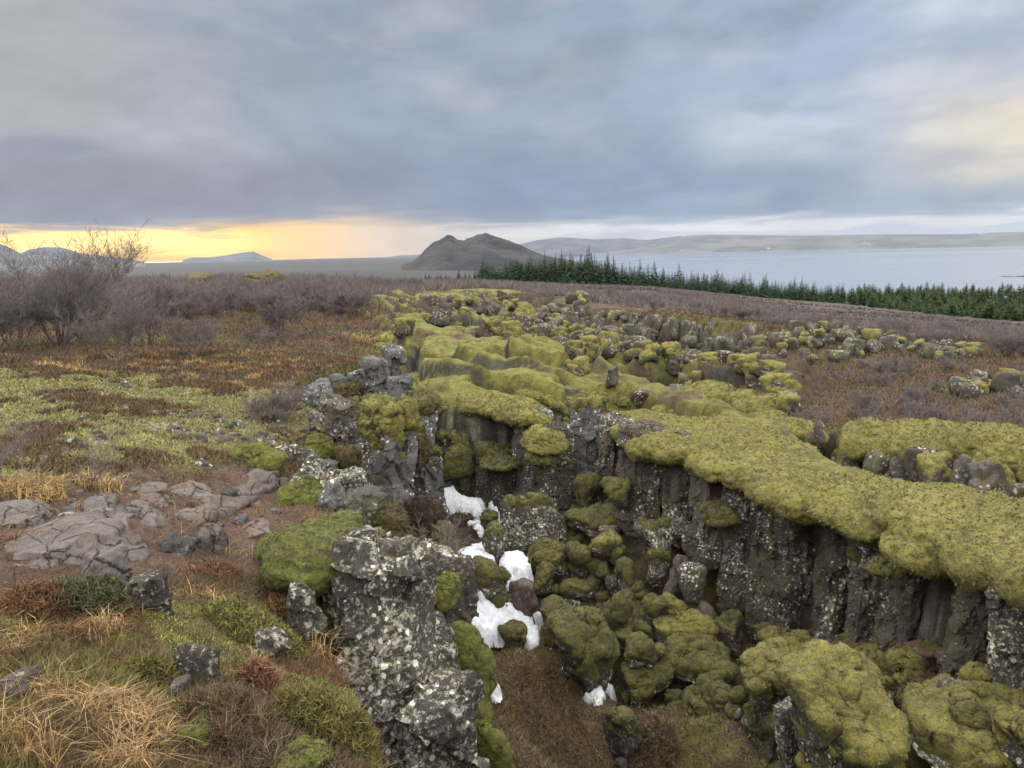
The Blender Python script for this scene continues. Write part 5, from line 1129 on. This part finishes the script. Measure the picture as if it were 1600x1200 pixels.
def side_cover():
    g = np.random.default_rng(19); n = 170000; az = g.uniform(rad(6), rad(40), n); r = 15+g.random(n)**1.2*42; x, y = r*np.sin(az), r*np.cos(az); z, c, mk = terrain(x, y); P = np.stack([x, y, z-.01], 1)
    n1 = fb2(x*.35, y*.35, 4, 64); ok = (mk['ter'] < .3) & (mk['v'] < .12) & (mk['t'] < .1) & (mk['mf'] < .1); sc = r/22; parts = []
    for sel, pal, L in ((n1 > .22, 'olive', .10), ((n1 <= .22) & (n1 > -.1), 'brown', .14), ((n1 <= -.1) & (n1 > -.3), 'heath', .15), (n1 <= -.3, 'rust', .12)):
        i = np.where(sel & ok)[0]; parts.append(blades(P[i], g, L*sc[i]**.6, .02*sc[i], .7, PAL[pal]))
    V, f, c = join(parts); link('heath', mesh('heath', V, f, MT['blade'], c, smooth=False), kind='stuff', label='brown heath on the open ground beyond the side trench', cat='heath')
side_cover()
def back_cover():
    g = np.random.default_rng(23); n = 150000; az = g.uniform(-rad(40), rad(-5), n); r = 21+g.random(n)**1.1*44; x, y = r*np.sin(az), r*np.cos(az); z, c, mk = terrain(x, y); P = np.stack([x, y, z-.01], 1)
    n1 = fb2(x*.3, y*.3, 4, 66); ok = (mk['ter'] < .3) & (mk['mf'] < .1); sc = r/22; parts = []
    for sel, pal, L in ((n1 > .25, 'olive', .10), ((n1 <= .25) & (n1 > -.05), 'brown', .14), ((n1 <= -.05) & (n1 > -.3), 'heath', .16), (n1 <= -.3, 'rust', .12)):
        i = np.where(sel & ok)[0]; parts.append(blades(P[i], g, L*sc[i]**.6, .02*sc[i], .7, PAL[pal]))
    V, f, c = join(parts); link('heath', mesh('heath', V, f, MT['blade'], c, smooth=False), kind='stuff', label='brown heath between the birch shrubs', cat='heath')
back_cover()
def plant_tuft(c, rx, ry, hh, n, pal, L, W, lean, label, name, cat, seed, curl=.3, segs=1, dome=True, group=None):
    """a rounded cushion of sprigs, or a fountain of grass"""
    g = np.random.default_rng(seed); a = g.uniform(0, 6.283, n); q = np.sqrt(g.random(n)); x, y = np.cos(a)*q*rx, np.sin(a)*q*ry
    wob = 1+.35*fb2(x*9+seed, y*9, 3, seed); z = tzv(x+c[0], y+c[1])-c[2]+(hh*np.sqrt(np.maximum(0, 1-q**2))*wob*g.random(n)**.5 if dome else 0)
    V, f, col = blades(np.stack([x, y, z], 1), g, L, W, lean, PAL[pal], curl, segs)
    return link(name, mesh(name, V, f, MT['blade'], col, smooth=False), None, label, cat, group, loc=c)
for k, (u0, v0, u1, v1, h, n, pal, L, W, lean, lab, name, cat, kw) in enumerate([
 (18,925,120,1005,.16,2600,'rust',.05,.010,.9,'orange brown crowberry bush below the bare soil','heather_bush','heather',{}),
 (85,900,210,1010,.20,3600,'dkgreen',.05,.010,.9,'dark green low juniper beside the orange brown bush','juniper_bush','juniper',{}),
 (475,808,530,840,.07,900,'fern',.04,.009,.9,'small red crowberry patch beside the green moss pillow','heather_bush','heather',{}),
 (300,868,375,930,.08,1200,'rust',.05,.009,.9,'reddish crowberry patch at the front of the slabs','heather_bush','heather',{}),
 (378,1035,440,1100,.16,1500,'fern',.055,.012,.9,'withered red fern beside the cleft boulder','fern','fern',{}),
 (440,1050,580,1175,.26,5200,'olive',.06,.010,.9,'yellow green heath cushion against the big rock face','heather_bush','heather',{}),
 (330,930,470,1020,.16,4200,'green',.04,.010,.9,'mossy green heath cushion above the cleft boulder','heather_bush','heather',{}),
 (420,890,500,960,.10,1500,'rust',.045,.009,.9,'rust tinged heath at the edge of the soil path','heather_bush','heather',{}),
 (210,1040,275,1090,.10,1300,'olive',.05,.009,.9,'yellowish heath tuft above the bright grass','heather_bush','heather',{}),
 (300,1100,440,1190,.14,3200,'heath',.08,.008,.8,'brown heather bush in front of the cleft boulder','heather_bush','heather',{}),
 (380,1150,560,1230,.12,3200,'brown',.08,.008,.8,'fox brown heather along the lower edge','heather_bush','heather',{}),
 (130,1100,200,1150,.0,260,'straw',.17,.004,.75,'bright straw coloured grass tuft','grass_tuft','grass',dict(dome=False,curl=.7,segs=2)),
 (-20,1140,80,1215,.0,260,'straw',.24,.0032,.5,'tall straw grass tuft in the corner','grass_tuft','grass',dict(dome=False,curl=.6,segs=2)),
 (170,1180,240,1230,.0,170,'straw',.24,.003,.5,'straw grass tuft sprouting at the lower edge','grass_tuft','grass',dict(dome=False,curl=.6,segs=2)),
 (40,1070,120,1120,.0,180,'straw',.18,.003,.6,'straw grass tuft behind the bright one','grass_tuft','grass',dict(dome=False,curl=.6,segs=2)),
 (110,990,160,1030,.0,110,'rust',.12,.007,.8,'small orange grass tuft under the juniper','grass_tuft','grass',dict(dome=False,curl=.6,segs=2)),
 (485,945,535,995,.0,120,'straw',.22,.005,.9,'dry grass tuft sprouting beside the pale lichened knob','grass_tuft','grass',dict(dome=False,curl=.8,segs=2)),
 (10,768,100,795,.0,500,'straw',.16,.010,.6,'dry grass fringe behind the long flat slab','grass_tuft','grass',dict(dome=False,curl=.6,segs=2)),
 (125,755,185,785,.0,300,'straw',.16,.010,.6,'dry grass fringe under the bare saplings','grass_tuft','grass',dict(dome=False,curl=.6,segs=2)),
 (0,835,80,880,.0,300,'rust',.12,.008,.8,'orange dry grass creeping over the slabs','grass_tuft','grass',dict(dome=False,curl=.8,segs=2)),
 (530,520,580,548,.0,260,'straw',.45,.018,.6,'dry grass tuft on the far side of the moss hump','grass_tuft','grass',dict(dome=False,curl=.6,segs=2)),
]):
    a, b = gp((u0+u1)/2, v1-(v1-v0)*.25), gp((u0+u1)/2, v0+(v1-v0)*.35); c = a*.7+b*.3; r = float(np.hypot(*c)); rx = (u1-u0)*.5*px_m((u0+u1)/2, v1, r)*1.1
    plant_tuft((c[0], c[1], tz(*c)), rx, rx*.8, h, n, PAL and pal, L, W, lean, lab, name, cat, 1200+k, **kw)


# ------------------------------------------------------------------ the air over the lake
def build_haze():
    m = bpy.data.materials.new('haze'); m.use_nodes = True; nt = m.node_tree
    for n in list(nt.nodes): nt.nodes.remove(n)
    o = nt.nodes.new('ShaderNodeOutputMaterial'); v = nt.nodes.new('ShaderNodeVolumePrincipled'); nt.links.new(v.outputs[0], o.inputs['Volume'])
    v.inputs['Color'].default_value = (.50, .60, .78, 1); v.inputs['Density'].default_value = 2.1e-5; v.inputs['Anisotropy'].default_value = .2
    x, y0, y1, b, t = 15500, -15500, 15500, -93, 420
    V = [(-x, y0, b), (x, y0, b), (x, y1, b), (-x, y1, b), (-x, y0, t), (x, y0, t), (x, y1, t), (-x, y1, t)]
    link('haze', mesh('haze', V, np.array([[0, 3, 2, 1], [4, 5, 6, 7], [0, 1, 5, 4], [1, 2, 6, 5], [2, 3, 7, 6], [3, 0, 4, 7]]), m, smooth=False), kind='stuff', label='thin blue grey haze over the lake and the far shore', cat='haze')
build_haze()

p_ = at_r(1004, 1150, fr(1004, 1150)); plant_tuft((p_[0], p_[1], tz(p_[0], p_[1])), .42, .36, .30, 5200, 'brown', .07, .011, .9, 'brown tussock of withered heath beside the mossy boulders of the floor', 'heather_bush', 'heather', 1290)
#@@OBJ5
